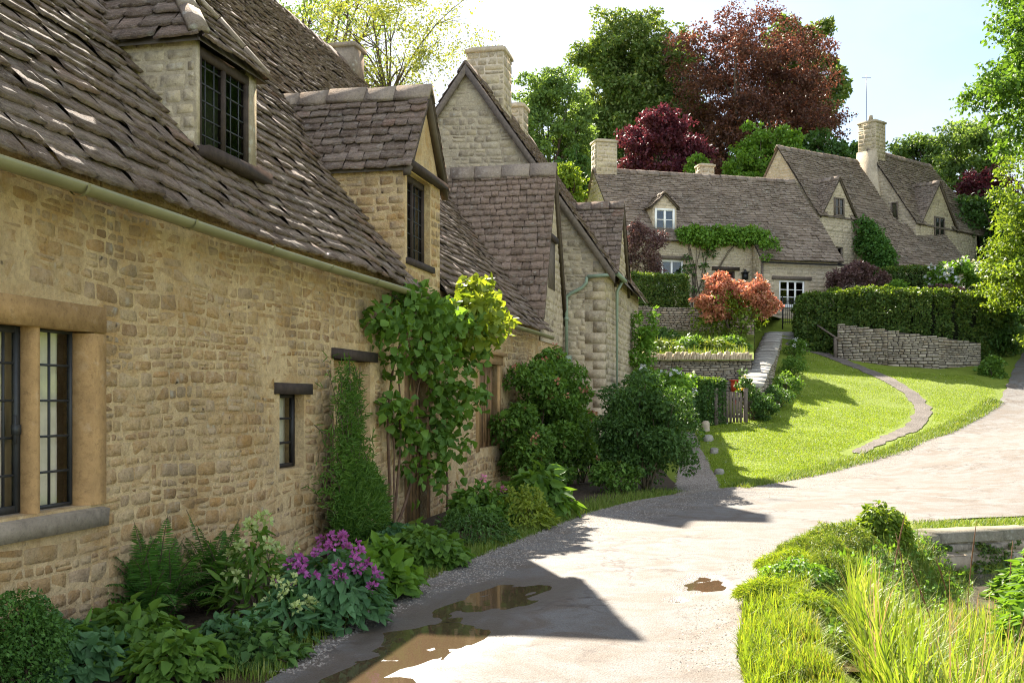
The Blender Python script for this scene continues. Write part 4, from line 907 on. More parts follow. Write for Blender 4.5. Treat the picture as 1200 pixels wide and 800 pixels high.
# puddles: still water standing in the hollows of the road
for k, (x0, x1, y0, y1) in enumerate(((-2.2, .9, 5.6, 7.95), (-1.0, .9, 7.96, 10.2), (.9, 2.4, 6.5, 10.9))):
    w_ = MB(); w_.poly([(x0, y0, .004), (x1, y0, .004), (x1, y1, .004), (x0, y1, .004)]); tag(w_.build('puddle', M['puddle'], None), kind='structure')
w_ = MB(); w_.add([(3.3, 8.4, -.44), (9, 8.4, -.44), (9, 14, -.44), (4.7, 12.75, -.44), (3.6, 11.2, -.44)], [np.arange(5)]); tag(w_.build('stream', M['stream'], None), kind='structure')

# the stone edge of the little bridge over the stream
M['mosscope'] = mat_stone('mossy_coping', [(0, (.12, .105, .07)), (1, (.17, .15, .11))], .7, .4, 1.5, .8, (.05, .06, .02))
br = thing('stone_bridge', 'low stone bridge edge with flat coping over the stream, mossy face', 'bridge', (5.8, 13.1, 0))
BF = Frame(4.75, 12.80, 2.55, .75); b = MB(); b.box(BF.P(-.2, -.3, -.9), BF.d*4.5, BF.n*.36, V3(0, 0, .86)); b.build('face', M['mortargrey'], br)
b = MB(); stones(b, BF.wall(.065), [(-.2, -.7), (4.3, -.7), (4.3, -.06), (-.2, -.06)], h=(.1, .2), seed=151, proud=(.01, .05)); b.build('face_stones', M['drystone'], br, True)
R_ = random.Random(8); x = -.3
cb = MB()
while x < 4.2:
    l = R_.uniform(.55, .95); o_ = R_.uniform(-.03, .06); h_ = R_.uniform(.09, .12); p0 = BF.P(x+.01, -.38, -.05)
    k = 6; top = []; 
    for zz, ex in ((-.05, 0), (-.05+h_, -.015)):
        for a in np.linspace(0, 1, k): top.append(BF.P(x+.01+(l-.03)*a, .12+o_+ex+R_.uniform(-.025, .025), zz+R_.uniform(-.006, .006)))
        for a in np.linspace(1, 0, k): top.append(BF.P(x+.01+(l-.03)*a, -.4+R_.uniform(-.03, .03), zz))
    n = 2*k; i = np.arange(n); cb.add(top, [np.stack([i, (i+1) % n, n+(i+1) % n, n+i], 1), np.arange(n)+n]); x += l
cb.build('coping', M['mosscope'], br)
st = MB(); stones(st, Plane(BF.P(.0, .1, -.16), BF.d, BF.n), [(0, 0), (.5, 0), (.5, .42), (0, .42)], h=(.4, .42), asp=(1.2, 1.3), seed=5, proud=(.02, .03)); st.box(BF.P(0.02, .12, -.32), BF.d*.46, BF.n*.38, V3(0, 0, .16)); st.build('step_stone', M['sillstone'], br)

# ------------------------------------------------------------------ garden walls on the slope
def dry_wall(name, label, pts, th, base, top, hs=(.07, .14), seed=0, cope='flat', mat='drystone', asp=(1.5, 3.5), cm='drystone', sides='rl'):
    """pts: plan line; base/top: heights along it; faces to the right-hand side of the line"""
    pts = [V3(*p) for p in pts]; o = thing(name, label, 'garden wall', (pts[0][0], pts[0][1], base[0]))
    core = MB(); sb = MB(); cb = MB(); R = random.Random(seed)
    for q, (a, b) in enumerate(zip(pts, pts[1:])):
        F = Frame(a[0], a[1], *(b-a)[:2]); L = np.linalg.norm((b-a)[:2]); z0, z1, t0, t1 = base[q]-.4, base[q+1]-.4, top[q], top[q+1]
        e = .03
        v = [F.P(0, -th+e, z0), F.P(L, -th+e, z1), F.P(L, -e, z1), F.P(0, -e, z0), F.P(0, -th+e, t0), F.P(L, -th+e, t1), F.P(L, -e, t1), F.P(0, -e, t0)]
        core.add(v, [np.array([[0, 3, 2, 1], [4, 5, 6, 7], [3, 0, 4, 7], [0, 1, 5, 4], [1, 2, 6, 5], [2, 3, 7, 6]])])
        if 'r' in sides: stones(sb, F.wall(-e), [(0, z0+.2), (L, z1+.2), (L, t1), (0, t0)], h=hs, asp=asp, seed=seed+q, proud=(.01, .045), gap=.006, wob=.03, flat=True)
        if 'l' in sides: stones(sb, F.back(-th+e), [(-L, z1+.2), (0, z0+.2), (0, t0), (-L, t1)], h=hs, asp=asp, seed=seed+q+20, proud=(.01, .045), gap=.006, wob=.03, flat=True)
        if 'a' in sides and q == 0: stones(sb, F.gable(e), [(-th, z0+.2), (0, z0+.2), (0, t0), (-th, t0)], h=hs, asp=asp, seed=seed+40, proud=(.01, .04), gap=.006, flat=True)
        if cope == 'flat':
            x = 0
            while x < L:
                l = min(R.uniform(.45, .9), L-x+.02); tt = lambda s: t0+(t1-t0)*s/L
                prof = []
                for s in (x+.01, x+l-.01):
                    for (p, z) in ((-th-.03, 0), (-th-.05, .06), (-th*.75, .11), (-th*.3, .12), (.05, .07), (.03, 0)):
                        prof.append(F.P(s+R.uniform(-.02, .02), p+R.uniform(-.03, .03), tt(s)+z+R.uniform(-.015, .015)))
                i = np.arange(6); cb.add(prof, [np.stack([i, 6+i, 6+(i+1) % 6, (i+1) % 6], 1)[:, ::-1], np.arange(6)[::-1], np.arange(6)+6]); x += l
        if cope == 'upright':
            x = 0
            while x < L:
                w = R.uniform(.05, .11); h = R.uniform(.17, .27); tt = t0+(t1-t0)*x/L; ln = R.uniform(-.03, .09)
                v = [F.P(x+dx+ln*zz/.25+R.uniform(-.01, .01), p+R.uniform(-.03, .03), tt+zz-.02) for zz, sh in ((0, 1), (h*.75, 1), (h, .75)) for dx, p in ((.004, -th*.5-th*.5*sh), (w-.004, -th*.5-th*.5*sh), (w-.004, -th*.5+th*.5*sh), (.004, -th*.5+th*.5*sh))]
                i = np.arange(4); cb.add(v, [np.stack([i, (i+1) % 4, 4+(i+1) % 4, 4+i], 1), np.stack([4+i, 4+(i+1) % 4, 8+(i+1) % 4, 8+i], 1), np.array([8, 9, 10, 11])]); x += w
    core.build('core', M['gap'], o); sb.build('stones', M[mat], o, True)
    if cope: cb.build('coping', M[cm], o)
    return o
def tsheet(name, poly, mat):
    mb = MB(); mb.add(poly, [np.arange(len(poly))]); return tag(mb.build(name, mat, None), kind='structure')
M['copewarm'] = mat_stone('warm_cope_stone', [(0, (.3, .23, .14)), (.5, (.38, .3, .19)), (1, (.44, .36, .25))], .3, .4)
M['copegrey'] = mat_stone('pale_cope_stone', [(0, (.17, .155, .125)), (.5, (.25, .23, .19)), (1, (.33, .31, .265))], .3, .6)
DW0 = img(877, 450, 31.2); DW1 = img(913, 385, 44.6)
dry_wall('garden_wall', 'pale dry stone wall with wide flat coping, running uphill along the lawn', [(7.3, 31.2), (9.2, 37.4), (11.3, 44.6)], .68, [1.0, 2.2, 3.7], [2.05, 3.15, 4.45], seed=201, cm='copegrey', sides='rla')
dry_wall('garden_wall', 'brown dry stone wall topped with upright coping stones, below the planted terrace', [(2.2, 34.0), (7.7, 34.2)], .4, [.9, 1.2], [3.0, 3.0], seed=211, cope='upright', cm='copewarm', hs=(.05, .1), asp=(2, 4.5))
dry_wall('garden_wall', 'shadowed upper garden wall under a clipped hedge, behind the red bush', [(3.6, 42.2), (9.6, 42.2)], .4, [4.1, 4.2], [5.45, 5.25], seed=221, cope=None, hs=(.06, .11))
dry_wall('garden_wall', 'dry stone retaining wall under the big hedge beside the footpath', [tuple(img(981, 415, 43.)[:2]), tuple(img(1040, 425, 41.6)[:2]), tuple(img(1100, 433, 40.9)[:2]), tuple(img(1150, 440, 41.4)[:2])], .5, [3.3, 2.9, 2.6, 2.5], [4.75, 4.4, 4.1, 3.9], seed=231, cope=None, hs=(.07, .14))
tsheet('garden_terrace', [(2.2, 34.0, 2.95), (7.7, 34.0, 2.95), (9.6, 42.3, 4.3), (2.2, 42.3, 4.3)], M['ground']); tsheet('garden_terrace', [(1, 42.3, 5.35), (9.8, 42.3, 5.2), (12.5, 49, 5.4), (1, 49, 5.4)], M['ground'])

# lawn stones, gate, railings
for k, (u, v, s, lab) in enumerate([(827, 503, .36, 'upright brown stone, farthest of four on the lawn edge'), (830, 514, .30, 'squat pale stone, second of four from the gate'), (837, 528, .25, 'low wedge shaped stone, third of four down the lawn edge'), (843, 553, .24, 'small pale stone on the lawn, nearest to the road')]):
    p = hit(u, v+3); rr = random.Random(k); mb = MB(); vv = []; 
    s *= .8
    for zi, sc in ((-.08, 1), (.35, 1), (.8, .92), (.98, .6)):
        for a in range(7): an = a/7*6.283; q = sc*rr.uniform(.8, 1.15); vv.append((p[0]+math.cos(an)*s*.5*q*(.8 if k == 0 else 1.1), p[1]+math.sin(an)*s*.45*q, p[2]+zi*s*(1.05 if k == 0 else .72)))
    vv.append((p[0], p[1], p[2]+s*(1.08 if k == 0 else .74))); fs = [np.array([[r*7+i, r*7+(i+1) % 7, r*7+7+(i+1) % 7, r*7+7+i] for r in range(3) for i in range(7)]), np.array([[21+i, 21+(i+1) % 7, 28] for i in range(7)])]
    mb.add(vv, fs); solo(mb, 'lawn_stone', lab, 'stone', M['copegrey' if k else 'farstone'], p, 'stones set along the lawn edge')
gp = hit(857, 497); ga = thing('wooden_gate', 'weathered slatted wooden garden gate between two hedges at the lawn edge', 'gate', gp)
GF = Frame(gp[0]-.42, gp[1]+.1, 1, .02); pl = GF.wall(0); z = gp[2]
b = MB(); 
for i in range(7): pbox(b, pl, .1+i*.095, .17+i*.095, z+.05, z+.9+.03*math.sin(i*.5+.5), 0, .02)
b.build('palings', M['greywood'], ga); b = MB(); pbox(b, pl, .06, .78, z+.18, z+.27, -.04, -.002); pbox(b, pl, .06, .78, z+.68, z+.77, -.04, -.002); b.build('rails', M['greywood'], ga)
for x in (-.04, .8): b = MB(); pbox(b, pl, x, x+.1, z-.2, z+1.02, -.06, .05); b.build('gate_post', M['greywood'], ga)
b = MB(); pbox(b, pl, .16, .18, z+.88, z+1.0, .02, .03); pbox(b, pl, .1, .5, z+.95, z+1.0, .024, .034) if False else None; b.build('latch', M['iron'], ga)
rp_ = img(863, 452, 33.2); b = MB(); b.box(rp_+V3(-.14, 0, -.2), V3(.28, 0, 0), V3(0, .2, 0), V3(0, 0, .34)); b.box(rp_+V3(-.17, -.03, .14), V3(.34, 0, 0), V3(0, .26, 0), V3(0, 0, .05)); b.box(rp_+V3(-.05, .05, -2.2), V3(.1, 0, 0), V3(0, .1, 0), V3(0, 0, 2.0)); solo(b, 'letter_box', 'small red box on a post behind the wooden gate', 'box', M['red'], rp_+V3(0, 0, -2))
ig = img(917, 381, 46.5); o = thing('iron_gate', 'narrow dark iron bar gate in front of the white casement', 'gate', ig); b = MB()
for i in range(7): b.tube([ig+V3(.06*1+i*.085, 0, .05), ig+V3(.06+i*.085, 0, 1.15+.04*(i % 2))], .013, 5)
b.build('bars', M['iron'], o); b = MB(); b.box(ig+V3(0, -.02, .12), V3(.62, 0, 0), V3(0, .03, 0), V3(0, 0, .03)); b.box(ig+V3(0, -.02, 1.02), V3(.62, 0, 0), V3(0, .03, 0), V3(0, 0, .03)); b.build('rails', M['iron'], o); b = MB(); b.tube([ig+V3(0, 0, -.3), ig+V3(0, 0, 1.25)], .03, 6); b.tube([ig+V3(.66, 0, -.3), ig+V3(.66, 0, 1.25)], .03, 6); b.build('gate_posts', M['iron'], o)
for k, (y_, zz) in enumerate(((45.6, 4.5), (45.2, 4.25))):
    b = MB(); c_ = img(920, 390, y_); b.box(V3(c_[0]-.6, y_, zz-.3), V3(1.3, 0, 0), V3(0, .45, 0), V3(0, 0, .42)); solo(b, 'stone_step', ['upper stone step below the iron gate', 'lower stone step where the footpath meets the gate'][k], 'step', M['copegrey'], (c_[0], y_, zz), 'steps up to the iron gate')
h0 = hit(979, 419); h1 = img(979, 396, h0[1]); o = thing('handrail', 'grey wooden handrail on a post beside the footpath and hedge', 'handrail', h0); b = MB(); b.box(h0+V3(-.06, -.06, -.2), V3(.12, 0, 0), V3(0, .12, 0), V3(0, 0, h1[2]-h0[2]+.2)); b.build('post', M['greywood'], o)
h2 = img(947, 374, 44.3); b = MB(); b.tube([h1+V3(.1, -.1, -.06), h1+V3(0, 0, .03), h2], .04, 6); b.build('rail', M['greywood'], o); b = MB(); b.tube([h2+V3(0, .05, 0), h2+V3(0, .05, -1.2)], .04, 6); b.build('post', M['greywood'], o)
# ------------------------------------------------------------------ foliage
def unit(a): return a/(np.linalg.norm(a, axis=-1, keepdims=True)+1e-9)
def rdir(n): return unit(rng.normal(size=(n, 3)))
def leaves(mb, P, A, Nn, L, W, simple=False, droop=.12, fold=.25, mat=0):
    P = np.asarray(P, float); n = len(P)
    if n == 0: return mb
    A = unit(np.asarray(A, float)); Nn = unit(Nn-(np.sum(Nn*A, 1)[:, None])*A); B = np.cross(A, Nn)
    L = np.broadcast_to(np.asarray(L, float), (n,))[:, None]; W = np.broadcast_to(np.asarray(W, float), (n,))[:, None]
    i = np.arange(n)[:, None]
    if simple:
        v = np.stack([P, P+A*L*.45+B*W*.5+Nn*L*.05, P+A*L-Nn*L*droop, P+A*L*.45-B*W*.5+Nn*L*.05], 1).reshape(-1, 3)
        return mb.add(v, [i*4+np.array([[0, 1, 2, 3]])], mat)
    up = Nn*W*fold
    v = np.stack([P, P+A*L*.3+B*W*.5+up, P+A*L*.7+B*W*.36+up*.6-Nn*L*droop*.5, P+A*L-Nn*L*droop, P+A*L*.7-B*W*.36+up*.6-Nn*L*droop*.5, P+A*L*.3-B*W*.5+up], 1).reshape(-1, 3)
    return mb.add(v, [np.concatenate([i*6+np.array([[0, 1, 2, 3]]), i*6+np.array([[0, 3, 4, 5]])])], mat)

def lobes(c, R, K, rl, low=-.5, seed=None, shell=(.55, .92), jit=.35):
    """uneven clump centres spread through an ellipsoid; returns centres and radii"""
    d = []
    while len(d) < K:
        q = rdir(1)[0]
        if q[2] > low or rng.random() < .2: d.append(q)
    d = np.array(d); r = rng.uniform(*shell, size=(K, 1)); C = np.asarray(c)+d*r*np.asarray(R)
    rad = rl*rng.uniform(1-jit, 1+jit, K)
    return C, rad
def fill(mb, C, rad, n, L, W, squash=.75, simple=True, up=.6, out=.6, mat=0, inner=.5, droop=.15, sd=.45):
    w = rad**2; k = rng.choice(len(C), n, p=w/w.sum()); d = rdir(n); d[:, 2] = np.where(rng.random(n) < .45, np.abs(d[:, 2]), d[:, 2])
    r = rad[k]*(inner+(1.08-inner)*rng.random(n)**.6); P = C[k]+d*r[:, None]*np.array([1, 1, squash])
    Nn = d*out+rng.normal(size=(n, 3))*.55+np.array([0, 0, up]); A = d*.6+rng.normal(size=(n, 3))*.7-np.array([0, 0, .25])
    s = rng.uniform(1-sd, 1+sd, n); return leaves(mb, P, A, Nn, L*s, W*s, simple, droop, mat=mat)

LF = {}
def leafmat(k, *a, **kw): LF[k] = mat_leaf('leaf_'+k, *a, **kw)
leafmat('fern', (.045, .13, .018), (.09, .21, .03), .38)
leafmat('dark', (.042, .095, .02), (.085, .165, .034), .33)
leafmat('mid', (.075, .16, .024), (.135, .24, .036), .4)
leafmat('bright', (0.091, 0.195, 0.023), (0.156, 0.286, 0.033), .38)
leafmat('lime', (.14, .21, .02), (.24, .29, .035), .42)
leafmat('bluegreen', (.058, .14, .05), (.095, .20, .075), .35)
leafmat('hedge', (.045, .09, .014), (.085, .14, .02), .28, (.15, .18, .03))
leafmat('box', (.045, .12, .02), (.095, .20, .034), .33)
leafmat('chestnut', (.085, .145, .03), (.145, .21, .05), .4, (.30, .33, .12))
leafmat('ash', (.10, .17, .045), (.16, .25, .07), .48)
leafmat('beech', (.075, .036, .024), (.125, .055, .034), .4, (.24, .105, .055))
leafmat('plum', (.07, .018, .025), (.12, .028, .04), .35, (.18, .055, .07))
leafmat('smoke', (.10, .055, .05), (.16, .09, .08), .3, (.22, .14, .12))
leafmat('photinia', (.40, .15, .09), (.52, .24, .14), .35, (.42, .30, .10))
leafmat('spring', (.16, .20, .04), (.26, .28, .06), .45)
leafmat('gold', (.11, .19, .02), (.19, .26, .03), .42)
leafmat('grass', (0.098, 0.163, 0.021), (0.182, 0.260, 0.039), .35, (0.286, 0.286, 0.078))
leafmat('lawnb', (.16, .25, .02), (.24, .33, .03), .4, (.30, .33, .045))
leafmat('verge', (.22, .25, .03), (.32, .33, .05), .42, (.42, .34, .10))
leafmat('sedge', (.14, .22, .022), (.24, .32, .04), .45, (.36, .36, .10))
leafmat('straw', (.30, .23, .10), (.40, .32, .16), .3)
leafmat('petalpurple', (.30, .06, .24), (.42, .12, .34), .35)
leafmat('petalwhite', (.42, .44, .46), (.55, .56, .58), .3)
leafmat('petalgreen', (.30, .40, .12), (.48, .55, .24), .4)
leafmat('petalyellow', (.62, .42, .02), (.75, .55, .03), .3)
leafmat('petalpink', (.45, .12, .2), (.55, .2, .3), .3)
leafmat('bamboo', (.06, .15, .018), (.12, .22, .032), .38)
leafmat('darkrose', (0.026, 0.072, 0.016), (0.058, 0.130, 0.026), .28)

def stems(mb, base, tips, r0=.012, r1=.004, bend=.15, k=5, n=6):
    for t in tips:
        t = np.asarray(t); b = np.asarray(base)+rng.normal(size=3)*[.03, .03, 0]; s = np.linspace(0, 1, n)[:, None]
        off = rng.normal(size=3)*np.linalg.norm(t-b)*bend*[1, 1, .2]
        mb.tube(b+(t-b)*s+off*np.sin(s*np.pi)*.7+np.array([0, 0, np.linalg.norm(t-b)*.12])*np.sin(s*np.pi), np.linspace(r0, r1, n), k)
    return mb

def bush(name, label, cat, base, parts, leaf, mat, n, squash=.8, simple=True, stem=True, group=None, extra=None, leafw=.55, low=-.3, lobe=.35, K=None, up=.6, inner=.5, stemmat='twig'):
    """parts: list of (centre, radii). extra: list of (name, material, n, size) sprinkled over the outside"""
    base = np.asarray(base, float); o = thing(name, label, cat, base, group); mb = MB(); Cs = []; Rs = []
    vol = [np.prod(r) for _, r in parts]
    for (c, r), v in zip(parts, vol):
        k = K or max(8, int(26*(v/sum(vol))+6)); C, rad = lobes(c, r, k, lobe*min(r), low); Cs.append(C); Rs.append(rad)
    C = np.concatenate(Cs); rad = np.concatenate(Rs); CF, RF = C, rad
    if simple and n > 2500 and inner < .7:
        q = 6; CF = np.r_[C, np.repeat(C, q, 0)+rdir(len(C)*q)*np.repeat(rad, q)[:, None]*rng.uniform(.5, 1.25, (len(C)*q, 1))]; RF = np.r_[rad*.8, np.repeat(rad, q)*rng.uniform(.2, .42, len(C)*q)]
    fill(mb, CF, RF, n, leaf, leaf*leafw, squash, simple, up, inner=inner)
    mb.build('foliage', LF[mat], o)
    if stem:
        sb = MB(); pick = rng.choice(len(C), min(len(C), 9), replace=False); stems(sb, base-np.array([0, 0, .05]), C[pick], max(.012, .03*min(parts[0][1])), .005); sb.build('stems', M[stemmat], o)
    for (nm, m_, nn, sz) in (extra or []):
        k = rng.choice(len(C), max(1, nn//6)); 
        for q in k:
            f = MB()
            d = unit(rng.normal(size=(6, 3))*.5+np.array([0, -.6, .7])+ (C[q]-np.mean(C, 0))*.6); e = rng.normal(size=(9, 3)); P = C[q]+unit(d.mean(0))*rad[q]*1.02+unit(e)*sz*.4
            leaves(f, P, e, np.tile(d.mean(0), (9, 1))+rng.normal(size=(9, 3))*.4, sz*1.3, sz, True); f.build(nm, LF[m_], o)
    return o

def hedge(name, label, base, pts, w, z0, z1, mat, n, leaf, rough=.12, core=True, top_leaf='gold'):
    """a clipped hedge along pts (plan), leaves standing on a twiggy core"""
    if len(pts) > 2: t_ = spline(np.c_[np.array(pts), z0, z1], 14); pts = [tuple(x) for x in t_[:, :2]]; z0 = t_[:, 2]; z1 = t_[:, 3]
    o = thing(name, label, 'hedge', base); mb = MB(); cb = MB(); P_ = []; N_ = []
    segs = list(zip(pts, pts[1:])); ln = [math.hypot(b[0]-a[0], b[1]-a[1]) for a, b in segs]
    for q, ((a, b), l) in enumerate(zip(segs, ln)):
        F = Frame(a[0], a[1], b[0]-a[0], b[1]-a[1]); za, zb = z0[q], z0[q+1]; ta, tb = z1[q], z1[q+1]
        e = min(.5, w*.36); cb.add([F.P(e if q == 0 else 0, -w/2+e, za), F.P(l-(e if q == len(segs)-1 else 0), -w/2+e, zb), F.P(l-(e if q == len(segs)-1 else 0), w/2-e, zb), F.P(e if q == 0 else 0, w/2-e, za), F.P(e if q == 0 else 0, -w/2+e, ta-e), F.P(l-(e if q == len(segs)-1 else 0), -w/2+e, tb-e), F.P(l-(e if q == len(segs)-1 else 0), w/2-e, tb-e), F.P(e if q == 0 else 0, w/2-e, ta-e)], [np.array([[0, 3, 2, 1], [4, 5, 6, 7], [3, 0, 4, 7], [0, 1, 5, 4], [1, 2, 6, 5], [2, 3, 7, 6]])])
        m = int(n*l/sum(ln)); s = rng.random(m)*1.06-.03; u = rng.random(m); side = rng.random(m); hgt = np.mean([ta-za, tb-zb]); ps = hgt*2+w
        z_lo = za+(zb-za)*s; z_hi = ta+(tb-ta)*s
        top = side < w/ps*1.2; fr = (~top)&(side < (w*1.2+hgt*1.25)/ps); p = np.where(top, (u-.5)*w, np.where(fr, w/2, -w/2)); z = np.where(top, z_hi, z_lo+(z_hi-z_lo)*u)
        # rounded shoulders
        sh = np.clip((z-(z_hi-.3))/.3, 0, 1); p = np.where(top, p, p*(1-.12*sh**2)); z = np.where(top, z-.16*(np.abs(p)/(w/2))**4, z)
        nn = np.where(top[:, None], F.z, np.where(fr[:, None], F.n, -F.n)); X = F.o+F.d*(s*l)[:, None]+F.n*p[:, None]+F.z*z[:, None]
        P_.append(X); N_.append(nn)
    for (pt, zz, tt, F, sg) in ((pts[0], z0[0], z1[0], Frame(*pts[0], pts[1][0]-pts[0][0], pts[1][1]-pts[0][1]), -1), (pts[-1], z0[-1], z1[-1], Frame(*pts[-1], pts[-1][0]-pts[-2][0], pts[-1][1]-pts[-2][1]), 1)):
        m = int(n*w/sum(ln)*.7); X = F.o+F.n*((rng.random(m)-.5)*w)[:, None]+F.z*(zz+(tt-zz)*rng.random(m))[:, None]; P_.append(X); N_.append(np.tile(F.d*sg, (m, 1)))
    P = np.concatenate(P_); Nn = np.concatenate(N_); nz = vnoise(P, 1.3, 2)*.6+vnoise(P, 3.7, 9)*.5
    P = P+Nn*(nz*rough-rng.random(len(P))**2*.12)[:, None]+rng.normal(size=P.shape)*.02
    s = rng.uniform(.7, 1.3, len(P)); leaves(mb, P, Nn*.5+rng.normal(size=P.shape)*.7, Nn+rng.normal(size=P.shape)*.5+[0, 0, .35], leaf*s, leaf*.6*s, True)
    mb.build('foliage', LF[mat], o)
    tp = P[(Nn[:, 2] > .5)]; tp = tp[rng.random(len(tp)) < .5]; gm = MB(); leaves(gm, tp+[0, 0, .03], rng.normal(size=tp.shape)*.5+[0, 0, .8], rng.normal(size=tp.shape), leaf*.9, leaf*.5, True); gm.build('top_tint_leaves', LF[top_leaf], o)  # yellower leaf colour scattered over the hedge top
    if core: cb.build('branches', M['hedgecore'], o)
    return o
M['hedgecore'] = mat_plain('hedge_twigs', (.022, .026, .010), .95, .4, 12)

def tree(name, label, u0, u1, v0, v1, Y, mat, n, leaf, K=70, group=None, depth=None, low=-.45, lobe=.2, squash=.7, base=None, shell=(.45, .95), trunk=True, gapz=.0, bare=False, sub=None, rt=None, leafw=.6, core=True, sub2=13):
    uc = (u0+u1)/2; top = img(uc, v0, Y); bot = img(uc, v1, Y); rx = (u1-u0)/2/FPX*Y; rz = (top[2]-bot[2])/2; c = (top+bot)/2; ry = depth or rx*.85
    g = base if base is not None else (c[0], Y); zb = tz(*g); o = thing(name, label, 'tree', (g[0], g[1], zb), group)
    R = np.array([rx, ry, rz]); rl = lobe*min(rx, rz)*1.15
    C, rad = lobes(c, R-rl*.6, K, rl, low, shell=shell); D_ = (C-c)/R; q_ = np.sqrt((D_**2).sum(1)); C = c+(C-c)*(q_/((np.abs(D_)**3).sum(1)**(1/3)+1e-6))[:, None]; tb = MB(); r0 = rt or max(.12, .05*min(rx, rz*1.4)+.05)
    b = V3(g[0], g[1], zb-.3); fork = c-np.array([0, 0, rz*.45]); fork[2] = max(fork[2], zb+1.2)
    tk = np.linspace(0, 1, 7)[:, None]; wob = np.c_[rng.normal(size=(7, 2))*r0*.4, np.zeros(7)]; wob[0] = 0; wob[-1] = 0
    tb.tube(b+(fork-b)*tk+wob, np.linspace(r0*1.25, r0*.75, 7), 9)
    for k in rng.choice(K, min(K, 26), replace=False):
        t = C[k]; st = fork+(rng.random()*.25)*(c-fork); s = np.linspace(0, 1, 6)[:, None]; off = rng.normal(size=3)*np.linalg.norm(t-st)*.1
        path = st+(t-st)*s+off*np.sin(s*np.pi)+np.array([0, 0, 1])*np.linalg.norm(t-st)*.08*np.sin(s*np.pi); tb.tube(path, np.linspace(r0*.42, r0*.06, 6), 6)
        if bare:
            for _ in range(3): e = t+rdir(1)[0]*rl*1.6; m_ = path[3]; tb.tube([m_, (m_+e)/2+rng.normal(size=3)*rl*.2, e], [r0*.14, r0*.08, r0*.03], 4)
    tb.build('trunk', M['bark'], o)
    k2 = sub2; C2 = np.repeat(C, k2, 0)+rdir(K*k2)*np.repeat(rad, k2)[:, None]*rng.uniform(.35, 1.12, (K*k2, 1))*np.array([1, 1, squash]); R2 = np.repeat(rad, k2)*rng.uniform(.22, .46, K*k2)
    mb = MB(); fill(mb, C2, R2, n, leaf, leaf*leafw, .7, True, up=.55, inner=.2, droop=.1, sd=.4)
    mb.build('crown', LF[mat], o)
    if sub:
        f = MB(); nm, m_, nn, sz = sub; fill(f, C2, R2*1.04, nn, sz, sz*.6, .7, True, up=.6, inner=.85); f.build(nm, LF[m_], o)
    return o

# ---- grass ------------------------------------------------------------------------
def blades(P, H, W, lean=.4, mat=0, mb=None, seg=2, curl=.5, ldir=None):
    mb = mb or MB(); n = len(P); a = rng.random(n)*2*np.pi; D = np.c_[np.cos(a), np.sin(a), np.zeros(n)]
    if ldir is not None: D = unit(D+np.asarray(ldir))
    B = np.c_[-D[:, 1], D[:, 0], np.zeros(n)]; H = np.broadcast_to(H, (n,))[:, None]; W = np.broadcast_to(W, (n,))[:, None]; ln = rng.uniform(.15, 1, (n, 1))*lean
    rows = []; ts = [0, .5, 1] if seg == 2 else [0, .35, .7, 1]
    for t in ts:
        c = P+np.array([0, 0, 1])*H*(t-curl*ln*t*t)+D*H*ln*t**1.7
        rows.append((c-B*W*.5*(1-.75*t), c+B*W*.5*(1-.75*t)) if t < 1 else (c,))
    v = np.stack([x for r in rows for x in r], 1); m = v.shape[1]; i = np.arange(n)[:, None]*m
    fs = [i+np.array([[2*k, 2*k+1, 2*k+3, 2*k+2]]) for k in range(len(ts)-2)]; k = len(ts)-2
    return mb.add(v.reshape(-1, 3), [np.concatenate(fs), i+np.array([[2*k, 2*k+1, 2*k+2]])], mat)
def in_poly(P, poly):
    poly = np.asarray(poly); x, y = P[:, 0], P[:, 1]; c = np.zeros(len(P), bool); j = len(poly)-1
    for i in range(len(poly)):
        xi, yi = poly[i]; xj, yj = poly[j]; c ^= ((yi > y) != (yj > y)) & (x < (xj-xi)*(y-yi)/(yj-yi+1e-12)+xi); j = i
    return c
def scatter(poly, n, dens=None):
    poly = np.asarray(poly); lo, hi = poly.min(0), poly.max(0); out_ = np.zeros((0, 2))
    while len(out_) < n:
        Q = lo+(hi-lo)*rng.random((n*2, 2)); Q = Q[in_poly(Q, poly)]
        if dens is not None: Q = Q[rng.random(len(Q)) < dens(Q)]
        out_ = np.r_[out_, Q]
    return out_[:n]
def on_ground(Q, dz=0): return np.c_[Q, terr(Q[:, 0], Q[:, 1])+dz]
def stuff(mb, name, mat, label, cat='grass'): o = mb.build(name, mat, None); return tag(o, label, cat, kind='stuff')
# ------------------------------------------------------------------ planting along the near wall
def on(u, v): p = hit(u, v); return V3(*p)
def fern(base, n, ln, label, group=None):
    o = thing('fern', label, 'fern', base, group); mb = MB(); sb = MB()
    for k in range(n):
        a = rng.uniform(0, 2*np.pi); d = V3(math.cos(a), math.sin(a), 0); L = ln*rng.uniform(.65, 1.1); e = rng.uniform(.3, 1.25); t = np.linspace(0, 1, 46)[:, None]
        C = np.asarray(base)+rng.normal(size=3)*[.06, .06, 0]+d*L*(t**1.35)*e*.75+V3(0, 0, 1)*L*(t*(1.15-.35*e)-t**2.6*.55*e)
        T = unit(np.gradient(C, axis=0)); B = np.cross(T, V3(0, 0, 1)); B = unit(B); Nn = np.cross(B, T)
        w = L*.125*np.sin(np.pi*np.clip(t*1.02+.10, 0, 1))**.8; sel = slice(5, 46)
        for sg in (1, -1):
            leaves(mb, C[sel], B[sel]*sg+T[sel]*.35-V3(0, 0, .18)+rng.normal(size=(41, 3))*.07, Nn[sel]+rng.normal(size=(41, 3))*.18, w[sel, 0], L*.0135, False, .12, .1)
        sb.tube(C[::6], np.linspace(.006, .002, len(C[::6])), 4)
    mb.build('fronds', LF['fern'], o); sb.build('stems', M['twig'], o); return o
